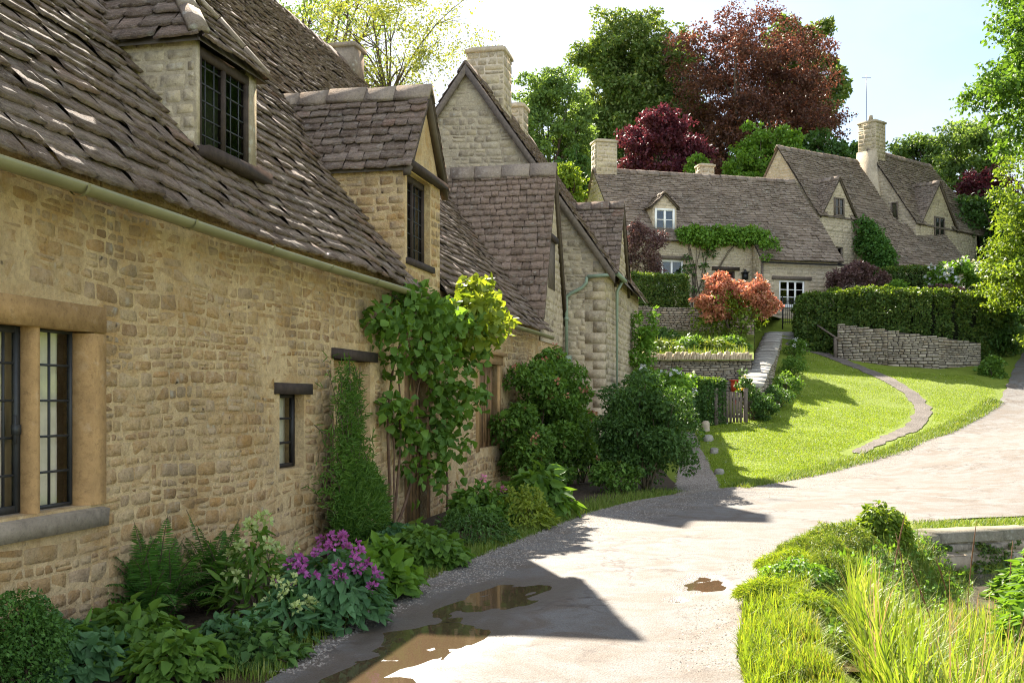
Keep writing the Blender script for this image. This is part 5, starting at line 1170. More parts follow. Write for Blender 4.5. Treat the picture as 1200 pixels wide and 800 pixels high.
fern(on(185, 735)+[-.05, .1, 0], 60, .95, 'tall green fern against the honey wall, left of the pale flower heads')
fern(on(255, 722)+[-.1, .2, 0], 50, .9, 'spreading fern with arching fronds, beside the pale green flower heads')
fern(on(132, 722), 12, .85, 'upright narrow fern at the left end of the fern clump')

def clump(name, label, base, r, h, n, L, W, mat, cat='plant', flowers=None, stemn=14, group=None, up=.9, tilt=.7, simple=False):
    """a low leafy perennial: leaves held on stems in a loose dome"""
    base = np.asarray(base, float); o = thing(name, label, cat, base, group); a = rng.uniform(0, 2*np.pi, n); q = np.sqrt(rng.random(n)); d = np.c_[np.cos(a), np.sin(a), np.zeros(n)]
    bump = 1+.3*np.array([mnoise.noise(Vector((float(x[0])*2.5+base[0]*3, float(x[1])*2.5, base[1]))) for x in d*q[:, None]])
    z = h*bump*(1-q**2*.75)*rng.uniform(.35, 1.0, n)**.6; P = base+d*(q*r*bump)[:, None]+np.c_[np.zeros((n, 2)), z]
    A = d*q[:, None]*1.1+rng.normal(size=(n, 3))*.5-[0, 0, .2]; Nn = d*q[:, None]*tilt+rng.normal(size=(n, 3))*.35+[0, 0, up]; s = rng.uniform(.65, 1.25, n)
    mb = MB(); leaves(mb, P, A, Nn, L*s, W*s, simple, .2, .22); mb.build('leaves', LF[mat], o)
    sb = MB(); stems(sb, base-[0, 0, .03], P[rng.choice(n, stemn)], .008, .003, .1, 4); sb.build('stems', M['twig'], o)
    if flowers:
        nm, m_, nh, sz, zf = flowers
        for _ in range(nh):
            f = MB(); aa = rng.uniform(0, 6.283); qq = math.sqrt(rng.random())*.9; c = base+V3(math.cos(aa)*qq*r, math.sin(aa)*qq*r, h*(1-qq**2*.7)*zf+rng.uniform(0, .1)); k = 16
            D = rng.normal(size=(k, 3))+[0, 0, .3]; P = c+unit(D)*sz*rng.uniform(.2, 1.0, (k, 1)); leaves(f, P, D, rng.normal(size=(k, 3))*.5+[.1, -.6, .7], sz*rng.uniform(.9, 1.5, k), sz*.9, True); f.build(nm, LF[m_], o)
    return o
clump('hellebore', 'hellebore with tall pale green flower heads beside the fern', on(305, 735)+[-.05, .15, 0], .26, .72, 260, .15, .038, 'mid', flowers=('flower_head', 'petalgreen', 22, .034, 1.02), up=.5)
clump('hellebore', 'smaller hellebore with pale green flower heads in front, near the road edge', on(335, 752), .24, .36, 240, .13, .036, 'bluegreen', flowers=('flower_head', 'petalgreen', 14, .028, 1.0), up=.5)
clump('hellebore', 'middle hellebore half hidden behind the purple flowers', on(352, 728)+[0, .1, 0], .24, .48, 220, .13, .036, 'mid', flowers=('flower_head', 'petalgreen', 10, .026, 1.0), up=.5)
clump('purple_flower', 'plant covered in purple flowers, at the bed edge left of the climber', on(392, 738)+[-.05, .1, 0], .42, .58, 900, .11, .06, 'bluegreen', 'flower', ('flower', 'petalpurple', 42, .030, 1.05))
clump('broadleaf_plant', 'bright broad leaved plant right of the purple flowers', on(448, 705)+[-.1, .12, 0], .36, .5, 520, .15, .085, 'bright')
clump('leafy_plant', 'low dark leafy plant below the tall window', on(95, 792)+[-.1, 0, 0], .34, .34, 520, .11, .075, 'bluegreen')
clump('leafy_plant', 'light green leafy plant at the foot of the tall fern', on(150, 770), .34, .36, 520, .10, .065, 'mid')
clump('leafy_plant', 'round leaved plant in front of the ferns at the bed corner', on(205, 795), .28, .3, 420, .10, .06, 'mid')
clump('leafy_plant', 'dark ground hugging plant under the spreading fern', on(270, 770), .36, .26, 700, .08, .055, 'bluegreen')
clump('leafy_plant', 'leafy clump with long pale leaves left of the clipped box bush edge', on(55, 795)+[.12, .1, 0], .2, .3, 120, .2, .045, 'bright')
clump('leafy_plant', 'green leafy plant at the road edge below the pale flower heads', on(300, 775), .3, .22, 520, .08, .055, 'dark')
clump('cranesbill', 'mound of dark green cranesbill leaves at the wall foot, right of the broad leaves', on(505, 668)+[-.1, .2, 0], .45, .42, 1000, .10, .085, 'mid')
clump('cranesbill', 'paler cranesbill mound between the climber stems and the road', on(465, 655)+[0, .2, 0], .34, .34, 620, .09, .08, 'bluegreen')
clump('heather', 'dark purplish low heather at the wall foot beyond the cranesbill', on(560, 640)+[-.1, .2, 0], .5, .4, 1300, .07, .02, 'dark')
clump('spurge', 'yellow green spurge beside the rose bush foot', on(615, 622)+[-.05, .15, 0], .42, .5, 1000, .09, .03, 'lime', flowers=('flower_head', 'lime', 30, .035, 1.0))
clump('leafy_plant', 'leafy plant with a pink flower between heather and spurge', on(575, 625)+[-.15, .4, 0], .42, .62, 800, .11, .08, 'mid', flowers=('flower', 'petalpink', 2, .04, 1.05))
clump('hosta', 'pale broad leaf plant in front of the rose bush', on(645, 612)+[-.15, .5, 0], .42, .75, 260, .24, .13, 'mid')
bb = on(18, 812); bb = V3(-2.72, 5.9, 0)
bush('box_bush', 'rounded clipped box bush at the lower left corner', 'bush', bb, [((bb[0], bb[1], .26), (.27, .3, .27))], .026, 'box', 9000, K=40, lobe=.4, inner=.75, squash=1)

# wispy climber in the blocked doorway
cb_ = F0.P(11.9, .12, 0); o = thing('feathery_climber', 'feathery green climber spreading over the blocked doorway', 'climber', cb_); mb = MB(); sb = MB()
for k in range(260):
    t0 = rng.random(); top = 2.05*(1-t0*.75)+.1; s_ = 11.85+rng.normal()*.16*(1+1.6*t0)+.25*t0*rng.choice([-1, 1]); z0 = rng.uniform(0, top*.5); pth = []
    for q in np.linspace(0, 1, 6): pth.append(F0.P(11.9+(s_-11.9)*q+.03*rng.normal(), .06+.16*(1-z0/2.2)*rng.random()+.14*math.sin(q*2.5), z0+(top-z0)*q))
    pth = np.array(pth); k_ = 34; tt = rng.random(k_); C = np.c_[[np.interp(tt, np.linspace(0, 1, 6), pth[:, i]) for i in range(3)]].T
    leaves(mb, C, rng.normal(size=(k_, 3))*.6+F0.n*.35+[0, 0, .15], rng.normal(size=(k_, 3)), rng.uniform(.05, .12, k_), .012, False, .3, .1)
    if k % 5 == 0: sb.tube(pth, .005, 4)
C = F0.P(12.0, .25, .38); k_ = 5200; d = rdir(k_); P = C+F0.d*(d[:, :1]*.62)+F0.n*(np.abs(d[:, 1:2])*.28)+V3(0, 0, 1)*(d[:, 2:]*.62)*rng.random((k_, 1))**.3
P[:, 2] = np.maximum(P[:, 2], .02); leaves(mb, P, rng.normal(size=(k_, 3))*.6+[0, 0, .4], rng.normal(size=(k_, 3)), rng.uniform(.06, .13, k_), .012, False, .35, .1)
mb.build('foliage', LF['bamboo'], o); sb.build('stems', M['twig'], o)

# grape vine over the door
vb = F0.P(13.55, .1, 0); o = thing('vine', 'leafy vine trained up the wall under the eaves, sunlit at its top right', 'climber', vb); sb = MB(); mb = MB(); C = []; r_ = []
def vpath(pts, r0, r1): 
    P = spline(np.array([F0.P(*p) for p in pts]), 26); P = P+vnoise(P, 2.5, 3)[:, None]*.02; sb.tube(P, np.linspace(r0, r1, 26), 7); return P
vpath([(13.5, .1, -.05), (13.6, .1, .6), (13.5, .09, 1.3), (13.7, .1, 2.1), (14.2, .15, 2.7)], .022, .012)
vpath([(13.55, .14, -.05), (13.85, .12, .7), (14.0, .1, 1.4), (13.9, .1, 2.2)], .02, .01); vpath([(13.6, .12, -.05), (14.3, .12, .5), (14.6, .1, .9), (14.7, .1, 1.8), (15.0, .2, 2.6)], .022, .01)
vpath([(13.55, .16, 0), (13.7, .12, .9), (13.65, .1, 1.7)], .014, .008); vpath([(16.1, .1, -.05), (16.2, .1, .5), (15.9, .1, 1.2), (16.1, .15, 2.2), (16.8, .3, 3.0)], .018, .009)
for (s, p, z, r) in [(12.9, .16, 2.62, .16), (13.3, .16, 2.5, .26), (13.7, .2, 2.75, .32), (14.2, .22, 2.85, .36), (14.7, .25, 2.75, .38), (15.2, .28, 2.7, .38), (15.7, .28, 2.75, .36), (16.2, .3, 2.85, .34), (13.5, .14, 2.1, .22), (13.4, .12, 1.55, .2), (13.8, .14, 1.45, .26), (14.1, .16, 1.2, .24),
                    (14.6, .2, 2.2, .34), (15.1, .25, 2.1, .38), (15.6, .25, 1.8, .34), (15.5, .2, 1.35, .32), (15.9, .2, 1.0, .26), (16.3, .2, 1.5, .24), (15.2, .2, 1.0, .26), (15.4, .16, .65, .2), (16.5, .3, 2.3, .3), (16.9, .3, 1.7, .2), (17.2, .28, 2.55, .2), (14.3, .15, .75, .12)]:
    C.append(F0.P(s, p, z)); r_.append(r)
C = np.array(C); r_ = np.array(r_); fill(mb, C, r_*.95, 1800, .11, .095, .9, False, .35, .5, inner=.2)
P = C[rng.choice(len(C), 500)]+rng.normal(size=(500, 3))*.14+F0.n*.1; leaves(mb, P, rng.normal(size=(500, 3))-[0, 0, .4], rng.normal(size=(500, 3))*.4+F0.n*.8+[0, 0, .3], .14, .12, False)
mb.build('foliage', LF['mid'], o); tb = MB(); C2 = []
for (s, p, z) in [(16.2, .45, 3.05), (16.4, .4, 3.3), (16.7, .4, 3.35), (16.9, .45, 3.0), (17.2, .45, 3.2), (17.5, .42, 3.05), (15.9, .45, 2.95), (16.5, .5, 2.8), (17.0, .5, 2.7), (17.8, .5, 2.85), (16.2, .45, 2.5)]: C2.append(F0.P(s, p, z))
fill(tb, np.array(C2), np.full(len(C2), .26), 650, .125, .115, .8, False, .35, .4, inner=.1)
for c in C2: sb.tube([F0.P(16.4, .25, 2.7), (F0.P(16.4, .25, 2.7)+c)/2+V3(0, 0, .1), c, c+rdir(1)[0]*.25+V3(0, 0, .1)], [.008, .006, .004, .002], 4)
tb.build('sun_tinted_young_leaves', LF['lime'], o); sb.build('stems', M['vinewood'], o)  # young leaves; their lime colour also paints the vine's sunlit top right

rb = F0.P(20.6, .7, 0); PT = [(F0.P(19.7, .45, .9), (.6, .5, .8)), (F0.P(21.0, .6, 1.3), (1.0, .6, 1.15)), (F0.P(22.2, .6, .9), (.9, .6, .85)), (F0.P(21.5, .55, 2.1), (.9, .45, .5)), (F0.P(20.4, .5, 2.0), (.7, .4, .5)), (F0.P(23.3, .55, 1.2), (.8, .5, .9)), (F0.P(20.2, .8, .6), (1.1, .5, .55)), (F0.P(22.6, .5, 1.9), (.7, .4, .5))]
bush('rose_bush', 'tall rose bush against the wall with reddish young shoots on top, before the green downpipe', 'bush', rb, PT, .08, 'mid', 22000, simple=False, lobe=.5, leafw=.62, extra=[('young_shoots', 'photinia', 260, .05)])
bush('shrub', 'mid green shrub at the foot of the rose bush by the road', 'shrub', F0.P(23.2, 1.0, 0), [(F0.P(23.2, .95, .45), (.8, .6, .55))], .09, 'dark', 2500, simple=False)
c = V3(2.45, 19.6, 0)
bush('rounded_shrub', 'big dark rounded shrub at the corner of the tall cottage beside the road', 'shrub', c, [(c+[0, 0, 1.0], (.78, .8, 1.05)), (c+[-.15, .1, 1.6], (.55, .6, .6)), (c+[.15, -.1, .6], (.72, .7, .6))], .06, 'dark', 17000, simple=False, lobe=.42, inner=.55, leafw=.6)
bush('shrub', 'low creeping shrub at the foot of the big dark shrub', 'shrub', c+[-.6, -.5, 0], [(c+[-.6, -.5, .25], (.5, .4, .35))], .07, 'mid', 1600, simple=False)
c = V3(3.55, 26.8, tz(3.55, 26.8))
bush('flowering_shrub', 'green shrub with white flower clusters between tall cottage and hedge block', 'shrub', c, [(c+[.1, 0, 1.2], (.85, .8, 1.2)), (c+[.5, .2, 1.4], (.6, .6, .9)), (c+[-.4, 0, .8], (.7, .6, .9))], .10, 'bright', 5200, simple=False, extra=[('flower', 'petalwhite', 130, .07)])
c = V3(3.55, 31.5, tz(3.55, 31.5))
bush('shrub', 'fresh green shrub squeezed beside the tall cottage wall', 'shrub', c, [(c+[0, 0, 1.9], (.75, .8, 1.9)), (c+[.2, 0, 3.0], (.5, .5, .7))], .12, 'bright', 3200)
# grass fringe of the bed
fr_a = [F0.P(s, p, 0)[:2] for s, p in ((5.5, .2), (8, .3), (12, .4), (16, .5), (20, .6), (25, .9))]; fr_b = np.array(ROAD_L[1:15])
def strip_pts(A, B, n, pw=.45):
    A = spline(A, 200); B = spline(B, 200); i = rng.integers(0, 200, n); t = rng.random(n)**pw; return A[i]*(1-t[:, None])+B[i]*t[:, None]+rng.normal(size=(n, 2))*.03
edge = np.array([*uv([(300, 800), (330, 785), (400, 732), (480, 688), (560, 652), (640, 620), (690, 601), (745, 587), (800, 578)])]); inner_ = edge+np.array([[-.55, .12]]); inner_[-2:] += [0, .7]
Q = strip_pts(inner_, edge+[.06, 0], 11000, .6); stuff(blades(on_ground(Q), rng.uniform(.05, .16, len(Q)), .008, .7), 'verge_grass', LF['grass'], 'green grass fringe between the flower bed and the road')

# ------------------------------------------------------------------ lawn, verge, stream side
L_edge = uv([(842, 574), (838, 560), (828, 540), (818, 522), (812, 506), (850, 496), (893, 490)])+[(7.9, 32), (9.7, 37), (11.8, 44.8)]+uv([(940, 407), (1000, 428), (1060, 436), (1140, 441), (1165, 455)])+uv([(1172, 472), (1150, 488), (1100, 511), (1060, 529), (1000, 546), (930, 562), (870, 572)])
Pth = spline(fp_, 60)
def off_path(Q): d = np.min(np.linalg.norm(Q[:, None]-Pth[None], axis=2), 1); return (d > .36).astype(float)
Q = scatter(L_edge, 85000, lambda q: off_path(q)*np.clip(.75+1.1*np.array([mnoise.noise(Vector((float(a)*.8, float(b)*.8, 5))) for a, b in q]), .25, 1)*(.25+.75*np.clip((40-q[:, 1])/18, .15, 1))); h = rng.uniform(.02, .05, len(Q)); stuff(blades(on_ground(Q), h, .016, .8), 'lawn_grass', LF['lawnb'], 'short sunlit mown grass of the sloping lawn')
be = np.array(uv([(870, 573), (930, 562), (1000, 546), (1060, 529), (1100, 511), (1150, 488), (1172, 472)])); Q = strip_pts(be+[-.1, .75], be+[.08, -.06], 12000, .8); stuff(blades(on_ground(Q), rng.uniform(.06, .17, len(Q)), .018, .8), 'bank_grass', LF['grass'], 'longer tussocky grass on the lawn bank along the road')
d_ = scatter(L_edge, 260); mbd = MB(); P = on_ground(d_, .05); leaves(mbd, P, rng.normal(size=P.shape), np.tile([0, -.5, 1.], (len(P), 1)), .026, .026, True); stuff(mbd, 'daisies', LF['petalwhite'], 'scattered white daisies in the lawn', 'flowers')

VE = [(1.15, 3.6)]+[tuple(p) for p in uv([(870, 800), (866, 760), (872, 718), (886, 690), (903, 665), (928, 642), (963, 628), (1008, 618), (1060, 612)])]+[(4.9, 13.1), (4.2, 12.1), (3.4, 10.9), (2.75, 9.6), (2.2, 8), (1.85, 6.2), (1.6, 3.6)]
dn = lambda q: np.clip(.55+1.2*np.array([mnoise.noise(Vector((float(x)*2.2, float(y)*2.2, 3))) for x, y in q]), .06, 1)
Q = scatter(VE, 46000, dn); d, s = seg_dist(Q, np.array(ROAD_R[2:14])); h = rng.uniform(.07, .20, len(Q))*np.clip(.45+d*.9, .4, 1.3); stuff(blades(on_ground(Q), h, .009, .9, seg=3, curl=.7), 'verge_grass', LF['verge'], 'golden green rough grass on the near right verge')
Q = scatter(VE, 26000, dn); stuff(blades(on_ground(Q), rng.uniform(.06, .2, len(Q)), .012, .8), 'verge_grass', LF['lawnb'], 'fresh green grass mixed into the near right verge')
Q = strip_pts(np.array([(5.0, 13.5), (7.4, 14.15), (11, 15.2)]), np.array([(5.0, 14.3), (7.2, 14.75), (11, 16.3)]), 7000, 1); stuff(blades(on_ground(Q), rng.uniform(.04, .1, len(Q)), .01, .8), 'verge_grass', LF['grass'], 'thin strip of grass between bridge coping and road')
# sedges in the stream bed
SE_ = [(1.75, 4.0), (2.0, 6), (2.5, 8), (3.15, 9.4), (4.1, 10.4), (6.2, 10.8), (7.4, 10.9), (7, 7), (4, 4)]
Q = scatter(SE_, 15000, lambda q: np.clip(.5+1.5*np.array([mnoise.noise(Vector((float(x)*1.9, float(y)*1.9, 9))) for x, y in q]), .05, 1)*np.clip((10.9-q[:, 1])/1.5, .15, 1)); hm_ = np.clip(1.08-.175*(Q[:, 1]-6)+np.clip(Q[:, 0]-4.2, 0, 1)*.25, .25, 1.1); stuff(blades(on_ground(Q), rng.uniform(.5, 1.0, len(Q))*hm_, .017, .6, seg=3, curl=.9), 'sedge', LF['sedge'], 'tall yellow green sedge growing in the stream bed', 'sedge')
Q = scatter(SE_, 1500); stuff(blades(on_ground(Q), rng.uniform(.5, 1.05, len(Q))*np.clip(1.08-.15*(Q[:, 1]-6), .3, 1.1), .010, .45, seg=3, curl=.8), 'sedge', LF['straw'], 'dry straw coloured sedge blades among the green', 'sedge')
Q = scatter(SE_, 16000); stuff(blades(on_ground(Q), rng.uniform(.1, .3, len(Q)), .012, .8), 'stream_grass', LF['lawnb'], 'bright low grass below the sedges')
mb = MB()
for _ in range(18):
    q = scatter([(2.6, 7.6), (3.4, 9.8), (4.6, 10.4), (6.0, 10.6), (5.0, 7.6)], 1)[0]; z = tz(*q); h = rng.uniform(.7, 1.15); a = rng.normal(size=2)*.12; t = np.linspace(0, 1, 7)[:, None]; P = np.c_[q+a*(t**1.6), z+h*t]; mb.tube(P, [.003, .003, .003, .003, .006, .006, .002], 5)
tag(mb.build('sedge_spikes', mat_plain('brown_seed_head', (.16, .075, .035), .9), None), 'brown sedge flower spikes rising above the stream', 'sedge', kind='stuff')
def leafy(u, v, Y, r, h, mat, label, n=900, L=.13, W=.05, name='leafy_plant', fl=None):
    x = (u-600)/FPX*Y; return clump(name, label, (x, Y, tz(x, Y)), r, h, n, L, W, mat, flowers=fl)
leafy(1228, 0, 8.2, .34, .95, 'bright', 'tall bright green leafy weed at the right edge, nearest the camera', 1500)
leafy(1226, 0, 9.6, .38, .8, 'bright', 'bright green leafy weed beyond the nearest one at the right edge', 1500)
leafy(1215, 0, 11.2, .4, .5, 'mid', 'green weed below the right end of the bridge face', 1000)
leafy(1032, 0, 12.1, .3, .5, 'gold', 'yellow green bushy plant at the left end of the bridge coping', 1500, .07, .04, 'bushy_plant')
leafy(985, 0, 11.3, .42, .28, 'grass', 'low olive bushy plant on the bank left of the bridge', 3000, .045, .012, 'bushy_plant')
leafy(1005, 0, 9.6, .22, .26, 'bright', 'leafy dock on the shaded stream bank', 40, .2, .06, 'dock')
for k, (u, Y, r, h, m_) in enumerate(((905, 8.2, .26, .16, 'lawnb'), (955, 10.3, .34, .24, 'grass'), (925, 9.6, .28, .18, 'lawnb'), (975, 9.2, .3, .26, 'grass'), (950, 7.6, .24, .18, 'lawnb'), (990, 11.9, .36, .28, 'grass'))):
    leafy(u, 0, Y, r, h, m_, ['small light green tussock nearest the road on the near verge', 'olive tussock below the bushy plant, on the bank crest', 'light green low cushion plant in the middle of the near verge', 'rough olive tussock where the bank drops to the stream', 'light green tussock at the bottom edge of the near verge', 'olive tussock at the far tip of the near verge'][k], 3200, .055, .006, 'tussock')
leafy(935, 0, 8.9, .3, .2, 'bright', 'small bright weed on the near verge beside the road', 700, .045, .03, 'weed')
SLP = [(2.0, 6.8), (2.4, 8), (3.0, 9.7), (3.8, 11.3), (4.7, 12.65), (5.5, 12.75), (5.0, 11.6), (4.2, 10.2), (3.2, 8.2), (2.5, 6.8)]
Q = scatter(SLP, 12000); stuff(blades(on_ground(Q), rng.uniform(.08, .28, len(Q)), .012, 1.0, seg=3, curl=.9), 'bank_grass', LF['grass'], 'long grass hanging down the bank into the stream bed')
P = on_ground(scatter(SLP, 1100), .04); mb = MB(); leaves(mb, P+np.c_[np.zeros((len(P), 2)), rng.uniform(0, .16, len(P))], rng.normal(size=P.shape)+[0, 0, .2], rng.normal(size=P.shape)*.5+[0, -.3, .8], .05, .035, False); stuff(mb, 'bank_weeds', LF['bright'], 'small leafy weeds covering the bank above the stream', 'weeds')
# loose grit on the road
def grit(name, P2, s0, s1, mat, label, lift):
    P2 = P2[pudd(P2[:, 0], P2[:, 1]) < .004]; P = on_ground(P2, lift); n = len(P); s = rng.uniform(s0, s1, n)[:, None]; mb = MB(); d = [(1, 0, 0), (0, 1, 0), (-1, 0, 0), (0, -1, 0), (0, 0, .7)]
    v = np.stack([P+np.array(q)*s*rng.uniform(.6, 1.3, (n, 1)) for q in d], 1).reshape(-1, 3); i = np.arange(n)[:, None]*5
    mb.add(v, [np.concatenate([i+np.array([[a, (a+1) % 4, 4]]) for a in range(4)])]); stuff(mb, name, mat, label, 'gravel')
gv = np.array(ROAD_L[1:16]); gv2 = np.array([*uv([(420, 790), (520, 720), (600, 670), (700, 632), (800, 600), (900, 585), (1000, 562), (1100, 522)])]); gva = np.array([*uv([(330, 790), (400, 735), (480, 690), (560, 655), (640, 622), (690, 602), (745, 588), (800, 579), (870, 571), (930, 561), (1000, 545), (1060, 528), (1100, 510)])])
M['grit'] = mat_stone('grit', [(0, (.10, .085, .07)), (.5, (.22, .19, .155)), (1, (.36, .33, .28))], .2, 0, 1, .2)
grit('loose_gravel', strip_pts(gva, gv2, 26000, 1.7), .004, .012, M['grit'], 'loose grit washed along the left edge of the road', .02)
rr_ = np.array([*uv([(866, 790), (870, 720), (900, 668), (928, 643), (1010, 619), (1120, 610)])]); grit('loose_gravel', strip_pts(rr_-[.5, 0], rr_, 6000, .6), .004, .011, M['grit'], 'loose grit beside the right grass verge', .02)
pa_, pb2_ = np.array(PATH_A), np.array(PATH_B); grit('loose_gravel', strip_pts(pa_, pb2_, 9000, 1), .008, .02, M['grit'], 'pebbles on the gravel path by the rounded shrub', .024)
mb = MB(); pl = BF.wall(.1); k = 4200; uu = rng.uniform(.3, 4, k); vv = -.08-.42*rng.random(k)**1.6; P = pl.P(uu, vv, rng.uniform(0, .05, k)); keep = np.array([mnoise.noise(Vector((float(a)*2.2, float(b)*3, 1))) for a, b in zip(uu, vv)]) > -.12; P = P[keep]
leaves(mb, P, rng.normal(size=P.shape)-[0, 0, .6], rng.normal(size=P.shape)*.4+BF.n, .04, .03, True); tag(mb.build('moss', LF['hedge'], None), 'moss and small ferns hanging on the bridge face', 'moss', kind='stuff')

# ------------------------------------------------------------------ the terraced garden up the slope
gz = tz(5.4, 30.4)
hedge('clipped_hedge', 'dark clipped square hedge block left of the wooden gate', (5.4, 30.6, gz), [(4.85, 30.7), (5.98, 30.75)], 1.1, [gz-.1, gz-.1], [2.32, 2.26], 'dark', 9000, .075)
hz = tz(6.9, 30.6)
bush('ivy', 'ivy mound with yellow flowers right of the wooden gate', 'climber', (6.9, 30.6, hz), [((6.75, 30.7, hz+.75), (.36, .4, .75)), ((7.15, 30.4, hz+.35), (.45, .5, .45))], .075, 'dark', 3600, extra=[('flower', 'petalyellow', 36, .05)])
for k, (x, y, lab) in enumerate([(8.1, 32.4, 'lower green plant along the foot of the pale coped wall'), (8.9, 34.6, 'middle green plant along the foot of the pale coped wall'), (9.9, 37.6, 'upper green plant along the foot of the pale coped wall'), (11.2, 42.0, 'small plant with lilac flowers at the top of the pale coped wall')]):
    z = tz(x, y); bush('wall_plant', lab, 'plant', (x, y, z), [((x, y, z+.28), (.42, .8, .42))], .08, 'mid' if k else 'dark', 1500, extra=[('flower', 'petalwhite', 24, .06)] if k == 3 else None, group='plants along the wall foot')
TP = [(3.2, 35.2, .8, 'bright', 'bright shrub behind the upright coping at the tall cottage end'), (4.3, 35.6, .5, 'mid', 'green clump second from the tall cottage on the terrace'), (5.2, 36.0, .45, 'grass', 'pale grassy clump in the middle of the terrace'), (6.1, 36.4, .55, 'mid', 'leafy terrace clump below the red bush left side'), (6.9, 36.2, .5, 'grass', 'grassy pale clump nearest the red bush trunk'), (7.6, 37.2, .45, 'mid', 'low clump beside the pale coped wall on the terrace'), (5.6, 39.5, .5, 'dark', 'dark clump at the back of the terrace'), (4.0, 39.0, .6, 'bright', 'bright clump at the back of the terrace near the wall')]
for x, y, h, m_, lab in TP:
    z = 2.95+(y-34)/8.3*1.35; clump('terrace_plant', lab, (x, y, z), .65, h, 900, .16, .07, m_, simple=True)
Q = scatter([(2.4, 34.4), (7.6, 34.4), (9.2, 42), (2.4, 42)], 12000); P = np.c_[Q, 2.95+(Q[:, 1]-34)/8.3*1.35]; stuff(blades(P, rng.uniform(.12, .4, len(P)), .03, .7), 'terrace_grass', LF['grass'], 'long grass on the planted terrace')
rb_ = V3(8.35, 40.2, 3.75)
o = bush('red_bush', 'big rounded bush of red and pink young leaves on a short trunk', 'bush', rb_, [(rb_+[0, 0, 1.45], (1.75, 1.3, 1.05)), (rb_+[-.5, 0, 1.75], (1.1, 1.0, .85)), (rb_+[.7, 0, 1.7], (1.1, 1, .8))], .11, 'photinia', 17000, lobe=.34, stemmat='bark')
f = MB(); C, rad = lobes(rb_+[0, 0, 1.15], (1.5, 1.2, .85), 24, .4, -1); fill(f, C, rad, 2600, .12, .07); f.build('older_leaves', LF['gold'], o)
hedge('clipped_hedge', 'flat topped green hedge on the upper garden wall', (5.8, 43, 5.3), [(4.2, 43.0), (6.95, 43.0)], 1.2, [5.2, 5.2], [6.75, 6.65], 'hedge', 9000, .10)
pb_ = V3(5.45, 45.6, 5.3)
bush('purple_shrub', 'tall bare looking purple brown shrub before the cottage wall', 'shrub', pb_, [(pb_+[0, 0, 2.2], (1.0, .8, 1.9)), (pb_+[.3, 0, 2.8], (.85, .7, 1.2))], .10, 'smoke', 7500, lobe=.4, stemmat='bark')
# creeper over the middle cottage door
o = thing('creeper', 'green creeper along the eaves above the cottage door', 'climber', FD.P(4.2, 3.3, 5.3)); C = []; r_ = []
for k in range(60): C.append(FD.P(rng.uniform(2.9, 6.9), 3.25+rng.random()*.35, 9.0+rng.normal()*.16)); r_.append(rng.uniform(.22, .42))
for k in range(10): C.append(FD.P(6.4+rng.random()*.9, 3.95+rng.random()*.3, 8.5+rng.normal()*.2)); r_.append(.18)
mb = MB(); fill(mb, np.array(C), np.array(r_), 8500, .13, .09, .7); mb.build('foliage', LF['bright'], o); sb = MB()
for k in range(9):
    a = FD.P(3.3+rng.random()*.7, 3.26, 5.3); e = FD.P(rng.uniform(2.6, 6.), 3.3, 8.9); t = np.linspace(0, 1, 8)[:, None]; sb.tube(a+(e-a)*np.c_[t**1.6, t**1.6, t]+rng.normal(size=(8, 3))*.04, np.linspace(.03, .01, 8), 5)
sb.build('stems', M['bark'], o); mb = MB(); C = [FD.P(2.9+rng.random()*1.6, 3.3, rng.uniform(6.6, 8.8)) for _ in range(16)]; fill(mb, np.array(C), np.full(16, .2), 700, .12, .08); mb.build('side_leaves', LF['dark'], o)
# ivy on the upper cottage
o = thing('ivy', 'dark green ivy sloping down the wall of the upper cottage', 'climber', FE.P(3, PK+.1, 6.8)); C = []; r_ = []
for k in range(170):
    t = rng.random()**.8; zt_ = eE-(eE-zk)*t+.3; C.append(FE.P(2.62+.5*rng.random()*(zt_ > 0)*(1-t)+rng.normal()*.12, PE+.1+(PK-PE+.1)*t, zt_-rng.random()**1.4*(1.9+t*.6))); r_.append(rng.uniform(.26, .42))
mb = MB(); fill(mb, np.array(C), np.array(r_), 15000, .12, .09, .9); mb.build('foliage', LF['box'], o)

# big hedge over the retaining wall and its neighbours
hp = [tuple(img(936, 400, 44.6)[:2]), tuple(img(990, 400, 44.0)[:2]), tuple(img(1050, 400, 42.9)[:2]), tuple(img(1110, 400, 42.2)[:2]), tuple(img(1165, 400, 43.2)[:2])]
hp = [(x+.15, y+.55) for x, y in hp]
hedge('clipped_hedge', 'long broad clipped hedge above the dry stone retaining wall', (16, 43, 3.5), hp, 2.1, [3.3, 3.9, 3.8, 3.6, 2.6], [6.0, 6.15, 6.1, 6.0, 5.85], 'hedge', 42000, .11, rough=.42)
p = hit(955, 405); bush('shrub', 'yellow green shoots at the foot of the long hedge beside the handrail', 'shrub', p, [(p+[.1, .4, .7], (.75, .6, .9)), (p+[.7, .3, .5], (.5, .5, .6))], .12, 'hedge', 2600)
def far_bush(u0, u1, v0, v1, Y, mat, label, n, leaf, name='shrub', extra=None, **kw):
    uc = (u0+u1)/2; c = img(uc, (v0+v1)/2, Y); rx = (u1-u0)/2/FPX*Y; rz = (v1-v0)/2/FPX*Y; z = min(tz(c[0], Y), c[2]-rz*.8); ks = max(1, int(rx/rz/1.2)); pts = [(c+[dx, rng.normal()*.2, rng.normal()*.1*rz], (rx/ks*1.25 if ks > 1 else rx, min(rx, 1.2), rz)) for dx in (np.linspace(-rx+rx/ks, rx-rx/ks, ks) if ks > 1 else [0])]
    return bush(name, label, 'shrub', (c[0], Y, z), pts, leaf, mat, n, extra=extra, stemmat='bark', **kw)
far_bush(962, 1043, 308, 352, 47.5, 'smoke', 'low spreading purple brown shrub behind the long hedge', 7000, .12)
